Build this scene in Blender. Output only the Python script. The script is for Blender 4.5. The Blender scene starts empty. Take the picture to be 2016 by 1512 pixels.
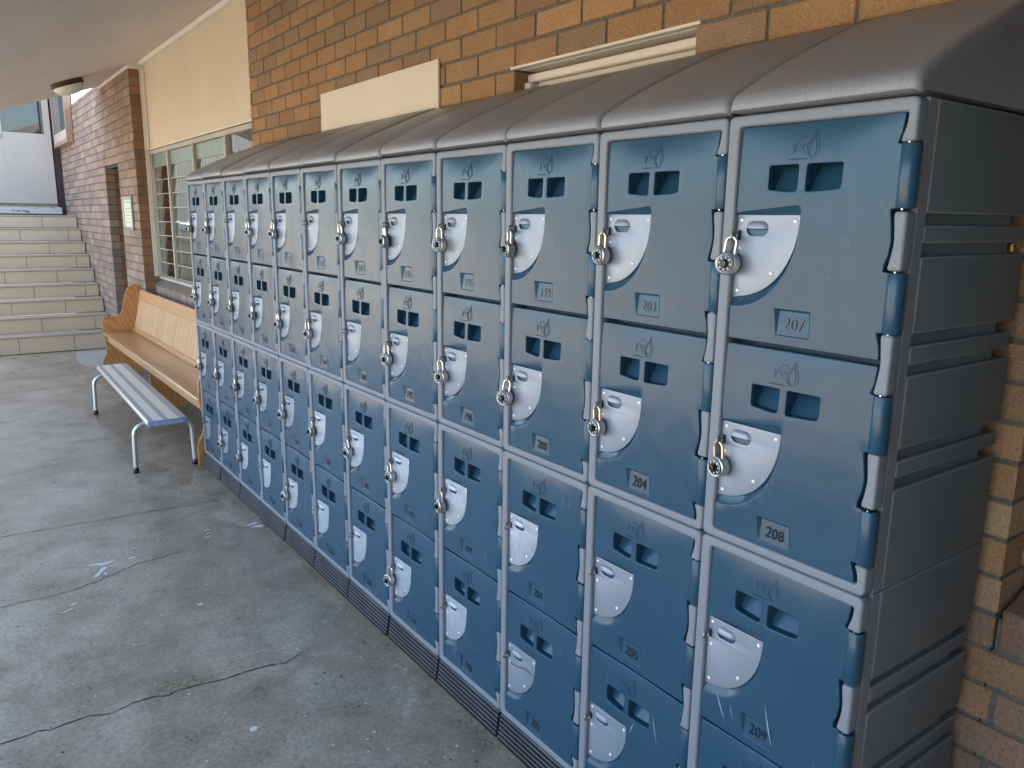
import bpy, bmesh, math, random
from mathutils import Vector, Matrix
random.seed(7)
S = bpy.context.scene
COL = S.collection
PI = math.pi

# ------------------------------------------------------------------ camera
cam_d = bpy.data.cameras.new('camera'); cam = bpy.data.objects.new('camera', cam_d); COL.objects.link(cam)
S.camera = cam
yaw, pitch, roll = 0.62821, -0.20589, 0.01383
f = Vector((math.sin(yaw)*math.cos(pitch), math.cos(yaw)*math.cos(pitch), math.sin(pitch)))
r = f.cross(Vector((0, 0, 1))).normalized(); u = r.cross(f)
r2 = r*math.cos(roll)+u*math.sin(roll); u2 = -r*math.sin(roll)+u*math.cos(roll)
m = Matrix((r2, u2, -f)).transposed().to_4x4(); m.translation = Vector((-1.31138, -0.69498, 1.64933))
cam.matrix_world = m
cam_d.sensor_width = 36; cam_d.lens = 36*1545.3/2016
cam_d.clip_start = 0.05; cam_d.clip_end = 2000

# ------------------------------------------------------------------ light
SUN_EL, SUN_DIR = math.radians(48), Vector((0.80, 0.42, 0)).normalized()   # the sun stands behind the building
w = bpy.data.worlds.new('World'); S.world = w; w.use_nodes = True
nt = w.node_tree
sky = nt.nodes.new('ShaderNodeTexSky'); sky.sky_type = 'NISHITA'; sky.sun_disc = False
sky.sun_elevation = SUN_EL; sky.sun_rotation = math.atan2(SUN_DIR.x, SUN_DIR.y)
sky.dust_density = 2.0
nt.links.new(sky.outputs[0], nt.nodes['Background'].inputs[0]); nt.nodes['Background'].inputs[1].default_value = 0.11
sl = bpy.data.lights.new('sun', 'SUN'); sl.energy = 5.0; sl.angle = math.radians(0.5); sl.color = (1, .93, .82)
so = bpy.data.objects.new('sun', sl); COL.objects.link(so)
sd = Vector((SUN_DIR.x*math.cos(SUN_EL), SUN_DIR.y*math.cos(SUN_EL), math.sin(SUN_EL)))
so.rotation_euler = sd.to_track_quat('Z', 'Y').to_euler(); so.location = sd*30
S.view_settings.view_transform = 'Standard'; S.view_settings.look = 'None'
S.view_settings.exposure = 3.3; S.view_settings.gamma = 1
S.render.engine = 'CYCLES'
S.cycles.max_bounces = 8; S.cycles.diffuse_bounces = 6

# ------------------------------------------------------------------ materials
def mat(name, col, rough=.5, metal=0., spec=.5, coat=0.):
    M = bpy.data.materials.new(name); M.use_nodes = True
    b = M.node_tree.nodes['Principled BSDF']
    b.inputs['Base Color'].default_value = (*col, 1); b.inputs['Roughness'].default_value = rough
    b.inputs['Metallic'].default_value = metal; b.inputs['Specular IOR Level'].default_value = spec
    b.inputs['Coat Weight'].default_value = coat
    return M
class NT:
    def __init__(s, M): s.M = M; s.t = M.node_tree; s.b = s.t.nodes['Principled BSDF']; s.tc = None
    def n(s, typ, **kw):
        x = s.t.nodes.new(typ)
        for k, v in kw.items():
            if k.startswith('i_'):
                x.inputs[k[2:].replace('_', ' ')].default_value = v
            else: setattr(x, k, v)
        return x
    def l(s, a, b): s.t.links.new(a, b)
    def co(s, scale=(1, 1, 1), kind='Object'):
        if not s.tc: s.tc = s.n('ShaderNodeTexCoord')
        mp = s.n('ShaderNodeMapping'); mp.inputs['Scale'].default_value = scale
        s.l(s.tc.outputs[kind], mp.inputs[0]); return mp.outputs[0]
    def noise(s, v, scale, detail=3, rough=.55, dist=0.):
        x = s.n('ShaderNodeTexNoise'); x.inputs['Scale'].default_value = scale; x.inputs['Detail'].default_value = detail
        x.inputs['Roughness'].default_value = rough; x.inputs['Distortion'].default_value = dist
        s.l(v, x.inputs['Vector']); return x.outputs[0]
    def ramp(s, v, stops):
        x = s.n('ShaderNodeValToRGB'); e = x.color_ramp.elements
        while len(e) < len(stops): e.new(.5)
        for i, (p, c) in enumerate(stops):
            e[i].position = p; e[i].color = (*c, 1) if isinstance(c, tuple) else (c, c, c, 1)
        s.l(v, x.inputs[0]); return x.outputs[0]
    def mix(s, fac, a, b, mode='MIX'):
        x = s.n('ShaderNodeMix', data_type='RGBA', blend_type=mode)
        for sock, val in ((x.inputs[0], fac), (x.inputs[6], a), (x.inputs[7], b)):
            if hasattr(val, 'links'): s.l(val, sock)
            elif isinstance(val, tuple): sock.default_value = (*val, 1)
            else: sock.default_value = val
        return x.outputs[2]
    def math(s, op, a, b=0.):
        x = s.n('ShaderNodeMath', operation=op)
        for sock, val in ((x.inputs[0], a), (x.inputs[1], b)):
            if hasattr(val, 'links'): s.l(val, sock)
            else: sock.default_value = val
        return x.outputs[0]
    def bump(s, h, strength, dist=.01, prev=None):
        x = s.n('ShaderNodeBump'); x.inputs['Strength'].default_value = strength; x.inputs['Distance'].default_value = dist
        s.l(h, x.inputs['Height'])
        if prev: s.l(prev, x.inputs['Normal'])
        s.l(x.outputs[0], s.b.inputs['Normal']); return x.outputs[0]
    def base(s, c): s.l(c, s.b.inputs['Base Color'])
    def rough(s, c): s.l(c, s.b.inputs['Roughness'])

def m_door(seed):
    M = mat('blue_moulded_plastic', (.025, .075, .12), .3, spec=.38); t = NT(M)
    oi = t.n('ShaderNodeObjectInfo')
    v = t.n('ShaderNodeVectorMath', operation='ADD'); t.l(t.co(), v.inputs[0])
    k = t.n('ShaderNodeVectorMath', operation='SCALE'); t.l(oi.outputs['Location'], k.inputs[0]); k.inputs['Scale'].default_value = 3.7
    t.l(k.outputs[0], v.inputs[1]); v = v.outputs[0]
    a = t.noise(v, 3.5, 4); b = t.noise(v, 22, 4)
    c = t.mix(t.ramp(a, [(.3, 0.), (.75, 1.)]), (.016, .056, .096), (.024, .067, .108))
    # pale scuffs: thin stretched streaks
    mp = t.n('ShaderNodeMapping'); mp.inputs['Scale'].default_value = (1, 16, 3.2); mp.inputs['Rotation'].default_value = (.5, 0, 0); t.l(v, mp.inputs[0])
    sc = t.noise(mp.outputs[0], 7, 5, .7, 1.2)
    mask = t.math('MULTIPLY', t.ramp(sc, [(.61, 0.), (.74, 1.)]), t.ramp(t.noise(v, 5.5, 2), [(.5, 0.), (.68, 1.)]))
    c = t.mix(t.math('MULTIPLY', mask, .6), c, (.15, .23, .29))
    spk = t.n('ShaderNodeTexVoronoi'); spk.inputs['Scale'].default_value = 90; t.l(v, spk.inputs['Vector'])
    dots = t.math('MULTIPLY', t.ramp(spk.outputs['Distance'], [(.03, 1.), (.09, 0.)]), t.ramp(b, [(.6, 0.), (.72, .22)]))
    c = t.mix(dots, c, (.2, .28, .34)); t.base(c)
    rr = t.ramp(t.math('ADD', t.math('MULTIPLY', b, .5), t.math('MULTIPLY', mask, .5)), [(.15, .20), (.7, .38)])
    t.rough(rr)
    n1 = t.bump(t.noise(v, 5, 2), .35, .012)
    t.bump(t.noise(v, 220, 3), .06, .002, n1)
    return M
M_DOOR = m_door(0)

def m_granite(name, base, dark, light, rough=.52):
    M = mat(name, base, rough, spec=.4); t = NT(M); v = t.co()
    a = t.noise(v, 520, 2, .6); b = t.noise(v, 6, 3)
    c = t.ramp(a, [(.36, dark), (.47, base), (.58, base), (.68, light)])
    c = t.mix(t.ramp(b, [(.3, 0.), (.7, .25)]), c, tuple(x*.8 for x in base))
    t.base(c); t.bump(a, .12, .0012)
    return M
M_GRAN = m_granite('speckled_grey_plastic', (.205, .218, .242), (.13, .14, .16), (.285, .30, .33))
M_ROOF = m_granite('speckled_grey_roof_plastic', (.235, .235, .25), (.14, .14, .15), (.34, .34, .36), .38)
M_SHELL = m_granite('shaded_grey_shell_plastic', (.125, .142, .152), (.105, .12, .128), (.145, .163, .173), .5)  # the frame's grey plastic, with the shade of the side faces put into the colour
M_BASE = mat('black_plinth_plastic', (.022, .024, .028), .55, spec=.18)
t = NT(M_BASE); v = t.co(); nn = t.noise(v, 14, 5, .65)
t.base(t.mix(t.ramp(nn, [(.5, 0.), (.8, .55)]), (.010, .011, .012), (.035, .035, .035)))
M_RIDGE = mat('plinth_ridge_highlight', (.16, .165, .17), .5)  # highlights along the ridges, painted in as paler lines
t = NT(M_RIDGE); t.base(t.ramp(t.noise(t.co(), 9, 4), [(.3, (.12, .12, .125)), (.7, (.20, .205, .21))]))

def m_plate(name, lo, hi, wear):
    M = mat(name, hi, .35, metal=.35, spec=.5); t = NT(M); v = t.co(); 
    oi = t.n('ShaderNodeObjectInfo'); ad = t.n('ShaderNodeVectorMath', operation='ADD'); t.l(v, ad.inputs[0]); t.l(oi.outputs['Location'], ad.inputs[1]); v = ad.outputs[0]
    mp = t.n('ShaderNodeMapping'); mp.inputs['Scale'].default_value = (1, 9, 1.5); mp.inputs['Rotation'].default_value = (1.0, 0, 0); t.l(v, mp.inputs[0])
    a = t.noise(mp.outputs[0], 22, 5, .7, 1.0); b = t.noise(v, 12, 3)
    t.base(t.mix(t.math('MULTIPLY', t.ramp(a, [(.45, 0.), (.7, 1.)]), wear), hi, lo))
    t.rough(t.ramp(b, [(.3, .34), (.7, .5)])); t.bump(a, wear*.15, .001)
    return M
M_PLATE = m_plate('painted_latch_plate', (.18, .20, .235), (.255, .285, .335), .15)
M_PLATEW = m_plate('scuffed_latch_plate', (.24, .27, .31), (.43, .47, .52), .9)
M_SCREW = mat('white_screw_head', (.78, .78, .76), .3, metal=.3)
M_DARK = mat('dark_gap', (.012, .014, .017), .6)
M_STEEL = mat('polished_steel', (.68, .66, .62), .22, metal=1.)
M_STEELD = mat('brushed_steel_case', (.52, .51, .50), .33, metal=1.)
M_BLACK = mat('black_dial', (.012, .012, .013), .25)
M_WHITE = mat('white_marking', (.8, .8, .78), .5)
M_EMB = mat('moulded_emblem', (.019, .058, .092), .4)
M_INK = mat('black_marker_ink', (.006, .007, .010), .85)
M_INKF = mat('faded_marker_ink', (.085, .075, .085), .5)
M_BRASS = mat('pale_brass', (.72, .62, .42), .25, metal=1.)
M_ZINC = mat('galvanised_ring', (.32, .30, .27), .4, metal=.9)

def m_brick(name='fired_brick'):
    M = mat(name, (.3, .17, .09), .85, spec=.2); t = NT(M); v = t.co()
    at = t.n('ShaderNodeAttribute'); at.attribute_name = 'tint'
    a = t.noise(v, 9, 4, .6); b = t.noise(v, 120, 4, .7)
    c = t.mix(.5, at.outputs['Color'], t.ramp(b, [(.3, (.3, .28, .26)), (.5, (1., 1., 1.)), (.72, (1.6, 1.5, 1.4))]), 'MULTIPLY')
    c = t.mix(t.ramp(a, [(.4, 0.), (.75, .3)]), c, (.16, .10, .06))
    sp = t.n('ShaderNodeTexVoronoi'); sp.inputs['Scale'].default_value = 140; t.l(v, sp.inputs['Vector'])
    dots = t.math('MULTIPLY', t.ramp(sp.outputs['Distance'], [(.12, 1.), (.22, 0.)]), t.ramp(t.noise(v, 60, 2), [(.56, 0.), (.62, .75)]))
    c = t.mix(dots, c, (.62, .52, .40)); t.base(c)
    n1 = t.bump(b, .9, .004); t.bump(t.noise(v, 16, 4), .5, .008, n1)
    return M
M_BRICK = m_brick()
M_MORT = mat('grey_mortar', (.12, .115, .10), .95, spec=.1)
t = NT(M_MORT); v = t.co(); nn = t.noise(v, 90, 4, .7); t.base(t.ramp(nn, [(.3, (.085, .08, .07)), (.7, (.16, .15, .13))])); t.bump(nn, .6, .003)

def m_paint(name, col, rough=.6, spots=.06, var=.08):
    M = mat(name, col, rough, spec=.3); t = NT(M); v = t.co()
    a = t.noise(v, 2.2, 5, .6); b = t.noise(v, 45, 3)
    t.base(t.mix(t.ramp(a, [(.35, 0.), (.75, 1.)]), tuple(x*(1-var) for x in col), col))
    t.bump(b, spots, .002); return M
M_CREAM = m_paint('cream_paint', (.60, .51, .385))
M_CREAMB = m_paint('pale_cream_board', (.66, .60, .49))
M_SOFFIT = m_paint('painted_soffit_board', (.62, .57, .54), .5)
M_TRIM = m_paint('white_trim_paint', (.68, .63, .55), .45)
M_DOORP = m_paint('pale_grey_door_paint', (.50, .44, .37), .5)
M_FRAMEW = m_paint('weathered_aluminium_frame', (.50, .46, .40), .5, .1, .3)
M_BROWN = m_paint('dark_brown_timber_paint', (.05, .03, .028), .5)
M_NAVY = m_paint('dark_navy_paint', (.012, .016, .025), .45)
M_SILL = m_paint('grey_brown_sill_render', (.20, .165, .13), .8, .3, .35)
M_PEEL = mat('peeling_white_paint', (.7, .7, .68), .7)
t = NT(M_PEEL); t.base(t.ramp(t.noise(t.co((1, 1, 3)), 9, 6, .7), [(.36, (.08, .05, .035)), (.41, (.56, .53, .48))]))

def m_glass(name, tint=(1, 1, 1), rough=.02):
    M = mat(name, tint, rough); b = M.node_tree.nodes['Principled BSDF']
    b.inputs['Transmission Weight'].default_value = 1; b.inputs['IOR'].default_value = 1.5; return M
M_GLASS = m_glass('louvre_glass', (.93, .97, .95))
M_GREENG = mat('green_frosted_glass', (.16, .26, .22), .28, spec=.6)
t = NT(M_GREENG); t.base(t.ramp(t.noise(t.co((1, 14, 1)), 8, 3), [(.3, (.12, .21, .175)), (.7, (.24, .32, .28))]))
M_DGLASS = mat('dark_window_glass', (.015, .022, .024), .04, spec=.8)
M_CURT = m_paint('white_vertical_blind', (.78, .78, .73), .8)
M_EDGE = mat('ground_glass_edge', (.50, .55, .50), .4)

# concrete floor
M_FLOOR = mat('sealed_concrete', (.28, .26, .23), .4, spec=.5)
t = NT(M_FLOOR); v = t.co()
a = t.noise(v, .9, 6, .62, .6); b = t.noise(v, 4.5, 6, .65, .4); cnz = t.noise(v, 60, 4, .7); d = t.noise(t.co((1, 2.2, 1)), 1.9, 5, .6, 1.0)
c = t.ramp(a, [(.22, (.21, .155, .095)), (.48, (.40, .33, .235)), (.76, (.56, .48, .365))])
c = t.mix(t.ramp(b, [(.26, .8), (.58, 0.)]), c, (.20, .16, .105))
c = t.mix(t.ramp(d, [(.55, 0.), (.85, .4)]), c, (.52, .48, .42))
c = t.mix(.55, c, t.ramp(cnz, [(.3, (.35, .35, .35)), (.52, (1., 1., 1.)), (.75, (1.5, 1.5, 1.5))]), 'MULTIPLY')
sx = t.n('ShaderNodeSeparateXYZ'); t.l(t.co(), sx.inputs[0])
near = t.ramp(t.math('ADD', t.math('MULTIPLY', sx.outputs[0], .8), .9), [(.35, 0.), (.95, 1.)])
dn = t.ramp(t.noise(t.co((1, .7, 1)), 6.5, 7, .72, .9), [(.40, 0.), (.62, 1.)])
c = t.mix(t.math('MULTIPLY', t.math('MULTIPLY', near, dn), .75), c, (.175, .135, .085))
vo = t.n('ShaderNodeTexVoronoi'); vo.inputs['Scale'].default_value = 42; t.l(t.co((1.6, 1, 1)), vo.inputs['Vector'])
pit = t.math('MULTIPLY', t.ramp(vo.outputs['Distance'], [(.14, 1.), (.26, 0.)]), t.ramp(t.noise(v, 2.3, 3), [(.48, 0.), (.56, .6)]))
c = t.mix(pit, c, (.10, .09, .075))
vo2 = t.n('ShaderNodeTexVoronoi'); vo2.inputs['Scale'].default_value = 13; t.l(v, vo2.inputs['Vector'])
fl = t.math('MULTIPLY', t.ramp(vo2.outputs['Distance'], [(.035, 1.), (.06, 0.)]), t.ramp(t.noise(v, 3.1, 2), [(.50, 0.), (.56, 1.)]))
c = t.mix(fl, c, (.55, .54, .50)); t.base(c)
t.rough(t.ramp(t.math('ADD', t.math('MULTIPLY', b, .6), t.math('MULTIPLY', cnz, .4)), [(.3, .22), (.7, .48)]))
n1 = t.bump(cnz, .22, .003); t.bump(b, .18, .012, n1)
M_PATCH = m_paint('pale_concrete_patch', (.44, .41, .35), .45, .2, .15)
M_CRACK = mat('dark_crack_line', (.02, .018, .015), .9)  # plain dark tone for floor cracks, joints and grit
M_WPAINT = mat('spilt_white_paint', (.68, .68, .64), .6)
M_YARD = mat('sunlit_paving', (.42, .36, .28), .9)
t = NT(M_YARD); t.base(t.ramp(t.noise(t.co(), 1.3, 5), [(.3, (.20, .17, .125)), (.7, (.30, .26, .20))]))

def m_wood(name, c1, c2, ax, rough=.28):
    M = mat(name, c1, rough, spec=.5, coat=.25); t = NT(M)
    sc = {'x': (.35, 5, 5), 'y': (5, .35, 5), 'z': (5, 5, .35)}[ax]
    v = t.co(sc); a = t.noise(v, 5, 6, .7, 1.6); b = t.noise(v, 26, 4, .7)
    c = t.mix(t.ramp(a, [(.3, 0.), (.7, 1.)]), c1, c2)
    c = t.mix(t.ramp(b, [(.60, 0.), (.78, .35)]), c, tuple(x*.5 for x in c1)); t.base(c)
    at = t.n('ShaderNodeAttribute'); at.attribute_name = 'tint'
    return M, t, c, at
M_WOOD, *_ = m_wood('varnished_pine', (.48, .245, .10), (.60, .345, .165), 'y')
M_WOODZ, _tz, _cz, _az = m_wood('varnished_pine_end', (.46, .20, .065), (.60, .30, .115), 'z')
_wv = _tz.n('ShaderNodeTexWave', wave_type='RINGS', rings_direction='Y'); _wv.inputs['Scale'].default_value = 9; _wv.inputs['Distortion'].default_value = 7; _wv.inputs['Detail'].default_value = 3; _wv.inputs['Detail Scale'].default_value = 1.2
_tz.l(_tz.co((1, 1, .35)), _wv.inputs['Vector'])
_tz.base(_tz.mix(_tz.ramp(_wv.outputs['Fac'], [(.3, .0), (.8, .38)]), _cz, (.26, .11, .035)))
M_SLAT, _t, _c, _a = m_wood('varnished_pine_slats', (.52, .31, .14), (.64, .41, .21), 'z')
_t.base(_t.mix(.8, _c, _a.outputs['Color'], 'MULTIPLY'))
M_ALU = mat('anodised_aluminium', (.62, .61, .57), .38, metal=.75)
M_ALUG = mat('grey_bench_stripe', (.44, .41, .36), .5)
M_ALUW = mat('pale_bench_stripe', (.78, .74, .65), .5)
M_TILE = m_paint('beige_riser_tile', (.58, .47, .33), .35, .05, .12)
M_GROUT = mat('dark_grout', (.11, .09, .07), .9)
M_NOSE = m_paint('tread_nosing_tile', (.42, .34, .25), .8, .05, .12)
M_LAMP = mat('opal_lamp_shade', (.62, .62, .55), .35)
M_PLBLUE = mat('blue_grey_end_cap', (.22, .28, .38), .45)
M_PLBLUE2 = mat('pale_blue_label', (.36, .43, .58), .4)
M_YEL = mat('yellow_plastic', (.75, .48, .02), .4)
M_PAPER = mat('notice_paper', (.62, .64, .50), .6)
M_REAR = m_paint('light_blocker_grey', (.085, .085, .082), .8)
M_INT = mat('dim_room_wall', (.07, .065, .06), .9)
M_GRASS = mat('lawn', (.06, .10, .025), .9)
M_SCUFF = mat('pale_scratch', (.22, .30, .36), .5)
M_STAIN = mat('brown_smear', (.12, .10, .08), .6)

# ------------------------------------------------------------------ helpers
def tag(o, label=None, cat=None, group=None, kind=None):
    if label: o['label'] = label
    if cat: o['category'] = cat
    if group: o['group'] = group
    if kind: o['kind'] = kind
    return o
def empty(name, loc=(0, 0, 0)):
    o = bpy.data.objects.new(name, None); COL.objects.link(o); o.location = loc; o.empty_display_size = .1; return o
def obj(name, me, mats=None, parent=None, loc=None):
    if isinstance(me, bmesh.types.BMesh):
        bm = me; me = bpy.data.meshes.new(name); bm.to_mesh(me); bm.free()
    o = bpy.data.objects.new(name, me); COL.objects.link(o)
    if mats is not None:
        if len(me.materials): me.materials.clear()
        for q in (mats if isinstance(mats, (list, tuple)) else [mats]): me.materials.append(q)
    if parent: o.parent = parent
    if loc: o.location = loc
    return o
def smooth(o, ang=40):
    me = o.data
    me.polygons.foreach_set('use_smooth', [True]*len(me.polygons)); me.set_sharp_from_angle(angle=math.radians(ang)); return o
def box(bm, x0, x1, y0, y1, z0, z1, bev=0., seg=2, mi=0):
    n0 = len(bm.faces)
    vs = [bm.verts.new((x, y, z)) for x in (x0, x1) for y in (y0, y1) for z in (z0, z1)]
    F = [(0, 1, 3, 2), (4, 6, 7, 5), (0, 4, 5, 1), (2, 3, 7, 6), (0, 2, 6, 4), (1, 5, 7, 3)]
    fs = [bm.faces.new([vs[i] for i in q]) for q in F]
    for q in fs: q.material_index = mi
    if bev > 0:
        es = list({e for q in fs for e in q.edges})
        bmesh.ops.bevel(bm, geom=es, offset=bev, segments=seg, affect='EDGES', profile=.5)
    return fs
def cbox(bm, x0, x1, y0, y1, z0, z1, b, layer=None, col=None):
    """chamfered box without operators; all its faces get one tint"""
    V = {}
    lo, hi = (x0, y0, z0), (x1, y1, z1)
    for i in (0, 1):
        for j in (0, 1):
            for k in (0, 1):
                c = [(hi if q else lo)[a] for a, q in enumerate((i, j, k))]; sg = [-1 if q else 1 for q in (i, j, k)]
                for a in range(3):
                    p = [c[t]+(0 if t == a else sg[t]*b) for t in range(3)]; V[(i, j, k, a)] = bm.verts.new(p)
    F = []
    for a in range(3):
        o1, o2 = (a+1) % 3, (a+2) % 3
        for q in (0, 1):
            ring = []
            for (m_, n_) in ((0, 0), (1, 0), (1, 1), (0, 1)):
                t_ = [0, 0, 0]; t_[a] = q; t_[o1] = m_; t_[o2] = n_; ring.append(V[(*t_, a)])
            F.append(bm.faces.new(ring if q else ring[::-1]))
            # chamfers along the edges between this axis face and the next axis face
        for m_ in (0, 1):
            for n_ in (0, 1):
                t0 = [0, 0, 0]; t0[a] = 0; t0[o1] = m_; t0[o2] = n_; t1 = list(t0); t1[a] = 1
                ring = [V[(*t0, o1)], V[(*t1, o1)], V[(*t1, o2)], V[(*t0, o2)]]
                F.append(bm.faces.new(ring if (m_ ^ n_) else ring[::-1]))
    for i in (0, 1):
        for j in (0, 1):
            for k in (0, 1):
                r_ = [V[(i, j, k, a)] for a in range(3)]; F.append(bm.faces.new(r_ if (i+j+k) % 2 else r_[::-1]))
    if layer is not None:
        for q in F:
            for lp in q.loops: lp[layer] = col
    return F
def tube(bm, pts, rad, n=10, closed=False, mi=0, cap=True):
    pts = [Vector(p) for p in pts]; N = len(pts); rings = []
    up = None
    for i, p in enumerate(pts):
        a = pts[(i-1) % N] if (closed or i > 0) else p; b = pts[(i+1) % N] if (closed or i < N-1) else p
        d = (b-a).normalized()
        if up is None: up = d.orthogonal().normalized()
        up = (up - d*up.dot(d)).normalized(); s = d.cross(up)
        rr = rad[i] if isinstance(rad, (list, tuple)) else rad
        rings.append([bm.verts.new(p+up*rr*math.cos(2*PI*k/n)+s*rr*math.sin(2*PI*k/n)) for k in range(n)])
    R = range(N) if closed else range(N-1)
    for i in R:
        A, B = rings[i], rings[(i+1) % N]
        for k in range(n):
            q = bm.faces.new((A[k], A[(k+1) % n], B[(k+1) % n], B[k])); q.material_index = mi
    if cap and not closed:
        q = bm.faces.new(rings[0][::-1]); q.material_index = mi; q = bm.faces.new(rings[-1]); q.material_index = mi
def lathe(bm, prof, ax='x', c=(0, 0, 0), n=24, mi=0):
    """prof: (distance along the axis, radius)"""
    rings = []
    for a, rr in prof:
        ring = []
        for k in range(n):
            p, q = rr*math.cos(2*PI*k/n), rr*math.sin(2*PI*k/n)
            co = {'x': (a, p, q), 'y': (p, a, q), 'z': (p, q, a)}[ax]
            ring.append(bm.verts.new((co[0]+c[0], co[1]+c[1], co[2]+c[2])))
        rings.append(ring)
    for A, B in zip(rings, rings[1:]):
        for k in range(n): q = bm.faces.new((A[k], A[(k+1) % n], B[(k+1) % n], B[k])); q.material_index = mi
    for R_ in (rings[0][::-1], rings[-1]): q = bm.faces.new(R_); q.material_index = mi
def recalc(bm): bmesh.ops.recalc_face_normals(bm, faces=bm.faces[:]); return bm
def tint_all(bm, c):
    l_ = bm.loops.layers.float_color.get('tint') or bm.loops.layers.float_color.new('tint')
    for q in bm.faces:
        for lp in q.loops: lp[l_] = c
def rpoly(pts, rad, n=4):
    """round the corners of a polygon"""
    out = []; N = len(pts)
    for i in range(N):
        p = Vector(pts[i]); a = Vector(pts[i-1]); b = Vector(pts[(i+1) % N])
        rr = rad[i] if isinstance(rad, (list, tuple)) else rad
        if rr <= 0: out.append(tuple(p)); continue
        da, db = (a-p), (b-p); ra = min(rr, da.length*.45); rb = min(rr, db.length*.45)
        A = p+da.normalized()*ra; B = p+db.normalized()*rb
        for k in range(n+1):
            s = k/n; out.append(tuple(A*(1-s)**2+p*2*s*(1-s)+B*s*s))
    return out
def plate(polys, x0, x1, bevel=0., seg=2):
    """closed polygons in (y, z) (later ones may be holes) made into a slab between x0 and x1 with rounded edges"""
    cu = bpy.data.curves.new('tmp', 'CURVE'); cu.dimensions = '2D'; cu.fill_mode = 'BOTH'
    cu.extrude = max((x1-x0)/2-bevel, 0); cu.bevel_depth = bevel; cu.bevel_resolution = seg; cu.offset = -bevel
    for P in polys:
        sp = cu.splines.new('POLY'); sp.points.add(len(P)-1); sp.use_cyclic_u = True
        for q, (a, b) in zip(sp.points, P): q.co = (a, b, 0, 1)
    o = bpy.data.objects.new('tmp', cu); COL.objects.link(o)
    dg = bpy.context.evaluated_depsgraph_get(); me = bpy.data.meshes.new_from_object(o.evaluated_get(dg))
    bpy.data.objects.remove(o); bpy.data.curves.remove(cu)
    bm = bmesh.new(); bm.from_mesh(me); bpy.data.meshes.remove(me)
    for vt in bm.verts:
        a, b, c = vt.co; vt.co = ((x0+x1)/2 - c, a, b)       # curve z faces -x
    bmesh.ops.remove_doubles(bm, verts=bm.verts[:], dist=1e-5)
    recalc(bm); return bm
def join(bm, other, mi=None):
    if mi is not None:
        for q in other.faces: q.material_index = mi
    me = bpy.data.meshes.new('t'); other.to_mesh(me); other.free()
    bm.from_mesh(me); bpy.data.meshes.remove(me)
def text_mesh(s, size, ox=.0, thick=.0006, shear=0., spacing=1.):
    cu = bpy.data.curves.new('t', 'FONT'); cu.body = s; cu.size = size; cu.extrude = thick/2; cu.align_x = 'CENTER'; cu.align_y = 'CENTER'
    cu.offset = ox; cu.shear = shear; cu.space_character = spacing; cu.resolution_u = 3
    o = bpy.data.objects.new('t', cu); COL.objects.link(o)
    dg = bpy.context.evaluated_depsgraph_get(); me = bpy.data.meshes.new_from_object(o.evaluated_get(dg))
    bpy.data.objects.remove(o); bpy.data.curves.remove(cu); return me
def copy_obj(o, parent=None, loc=None):
    c = o.copy(); COL.objects.link(c); c.parent = parent
    if loc is not None: c.location = loc
    return c
def copy_tree(o, parent=None, loc=None):
    c = copy_obj(o, parent, loc)
    for ch in list(o.children): copy_tree(ch, c)
    return c

# ------------------------------------------------------------------ setting: ground
W, H, HP = .385, .8820, .0931
ZT = HP+2*H
N = 12
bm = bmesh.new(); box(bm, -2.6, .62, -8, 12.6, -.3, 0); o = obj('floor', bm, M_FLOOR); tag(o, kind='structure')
bm = bmesh.new()
g = [(-300, -300), (300, -300), (300, 300), (-300, 300)]
bm.faces.new([bm.verts.new((a, b, -.06)) for a, b in g]); o = obj('ground', bm, M_YARD); tag(o, kind='structure')

def ribbon(pts, wd, z=.0012, jitter=.0):
    bm = bmesh.new(); prev = None
    fine = []
    for (a, b) in zip(pts, pts[1:]):
        n = max(2, int(math.dist(a, b)/.012))
        for k in range(n): fine.append((a[0]+(b[0]-a[0])*k/n, a[1]+(b[1]-a[1])*k/n))
    fine.append(pts[-1]); jy = 0
    for i, (x, y) in enumerate(fine):
        jy = jy*.8+random.uniform(-1, 1)*jitter
        h = wd*(.35+.65*random.random())*min(1, i/6+.2, (len(fine)-1-i)/12+.1)
        a = bm.verts.new((x, y+jy-h/2, z)); b = bm.verts.new((x, y+jy+h/2, z))
        if prev: bm.faces.new((prev[0], a, b, prev[1]))
        prev = (a, b)
    return bm
cr1 = [(-1.9, 3.05), (-1.26, 3.075), (-1.129, 3.074), (-.991, 3.079), (-.884, 3.116), (-.791, 3.162), (-.693, 3.216), (-.6, 3.223), (-.501, 3.243), (-.436, 3.259)]
cr2 = [(-1.8, 2.06), (-1.32, 2.03), (-1.265, 2.031), (-1.215, 2.04), (-1.181, 2.022), (-1.121, 2.033), (-1.06, 2.034), (-1.011, 2.006), (-.936, 2.024), (-.872, 2.022), (-.825, 2.008), (-.788, 2.02), (-.704, 2.011), (-.599, 1.998), (-.489, 1.991), (-.417, 1.974), (-.325, 2.006), (-.274, 2.03)]
tag(obj('floor_crack', ribbon(cr1, .0055, jitter=.0025), M_CRACK), kind='structure')
tag(obj('floor_crack', ribbon(cr2, .0075, jitter=.003), M_CRACK), kind='structure')
tag(obj('floor_joint', ribbon([(-2.6, 4.03), (-1.208, 3.95), (.0, 3.885)], .006), M_CRACK), kind='structure')
tag(obj('floor_joint', ribbon([(-2.6, 7.86), (-.98, 7.882), (.4, 7.96)], .006), M_CRACK), kind='structure')
def blob(pts, z, n=3):
    bm = bmesh.new(); bm.faces.new([bm.verts.new((a, b, z)) for a, b in rpoly(pts, .5, n)]); return recalc(bm)
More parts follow.
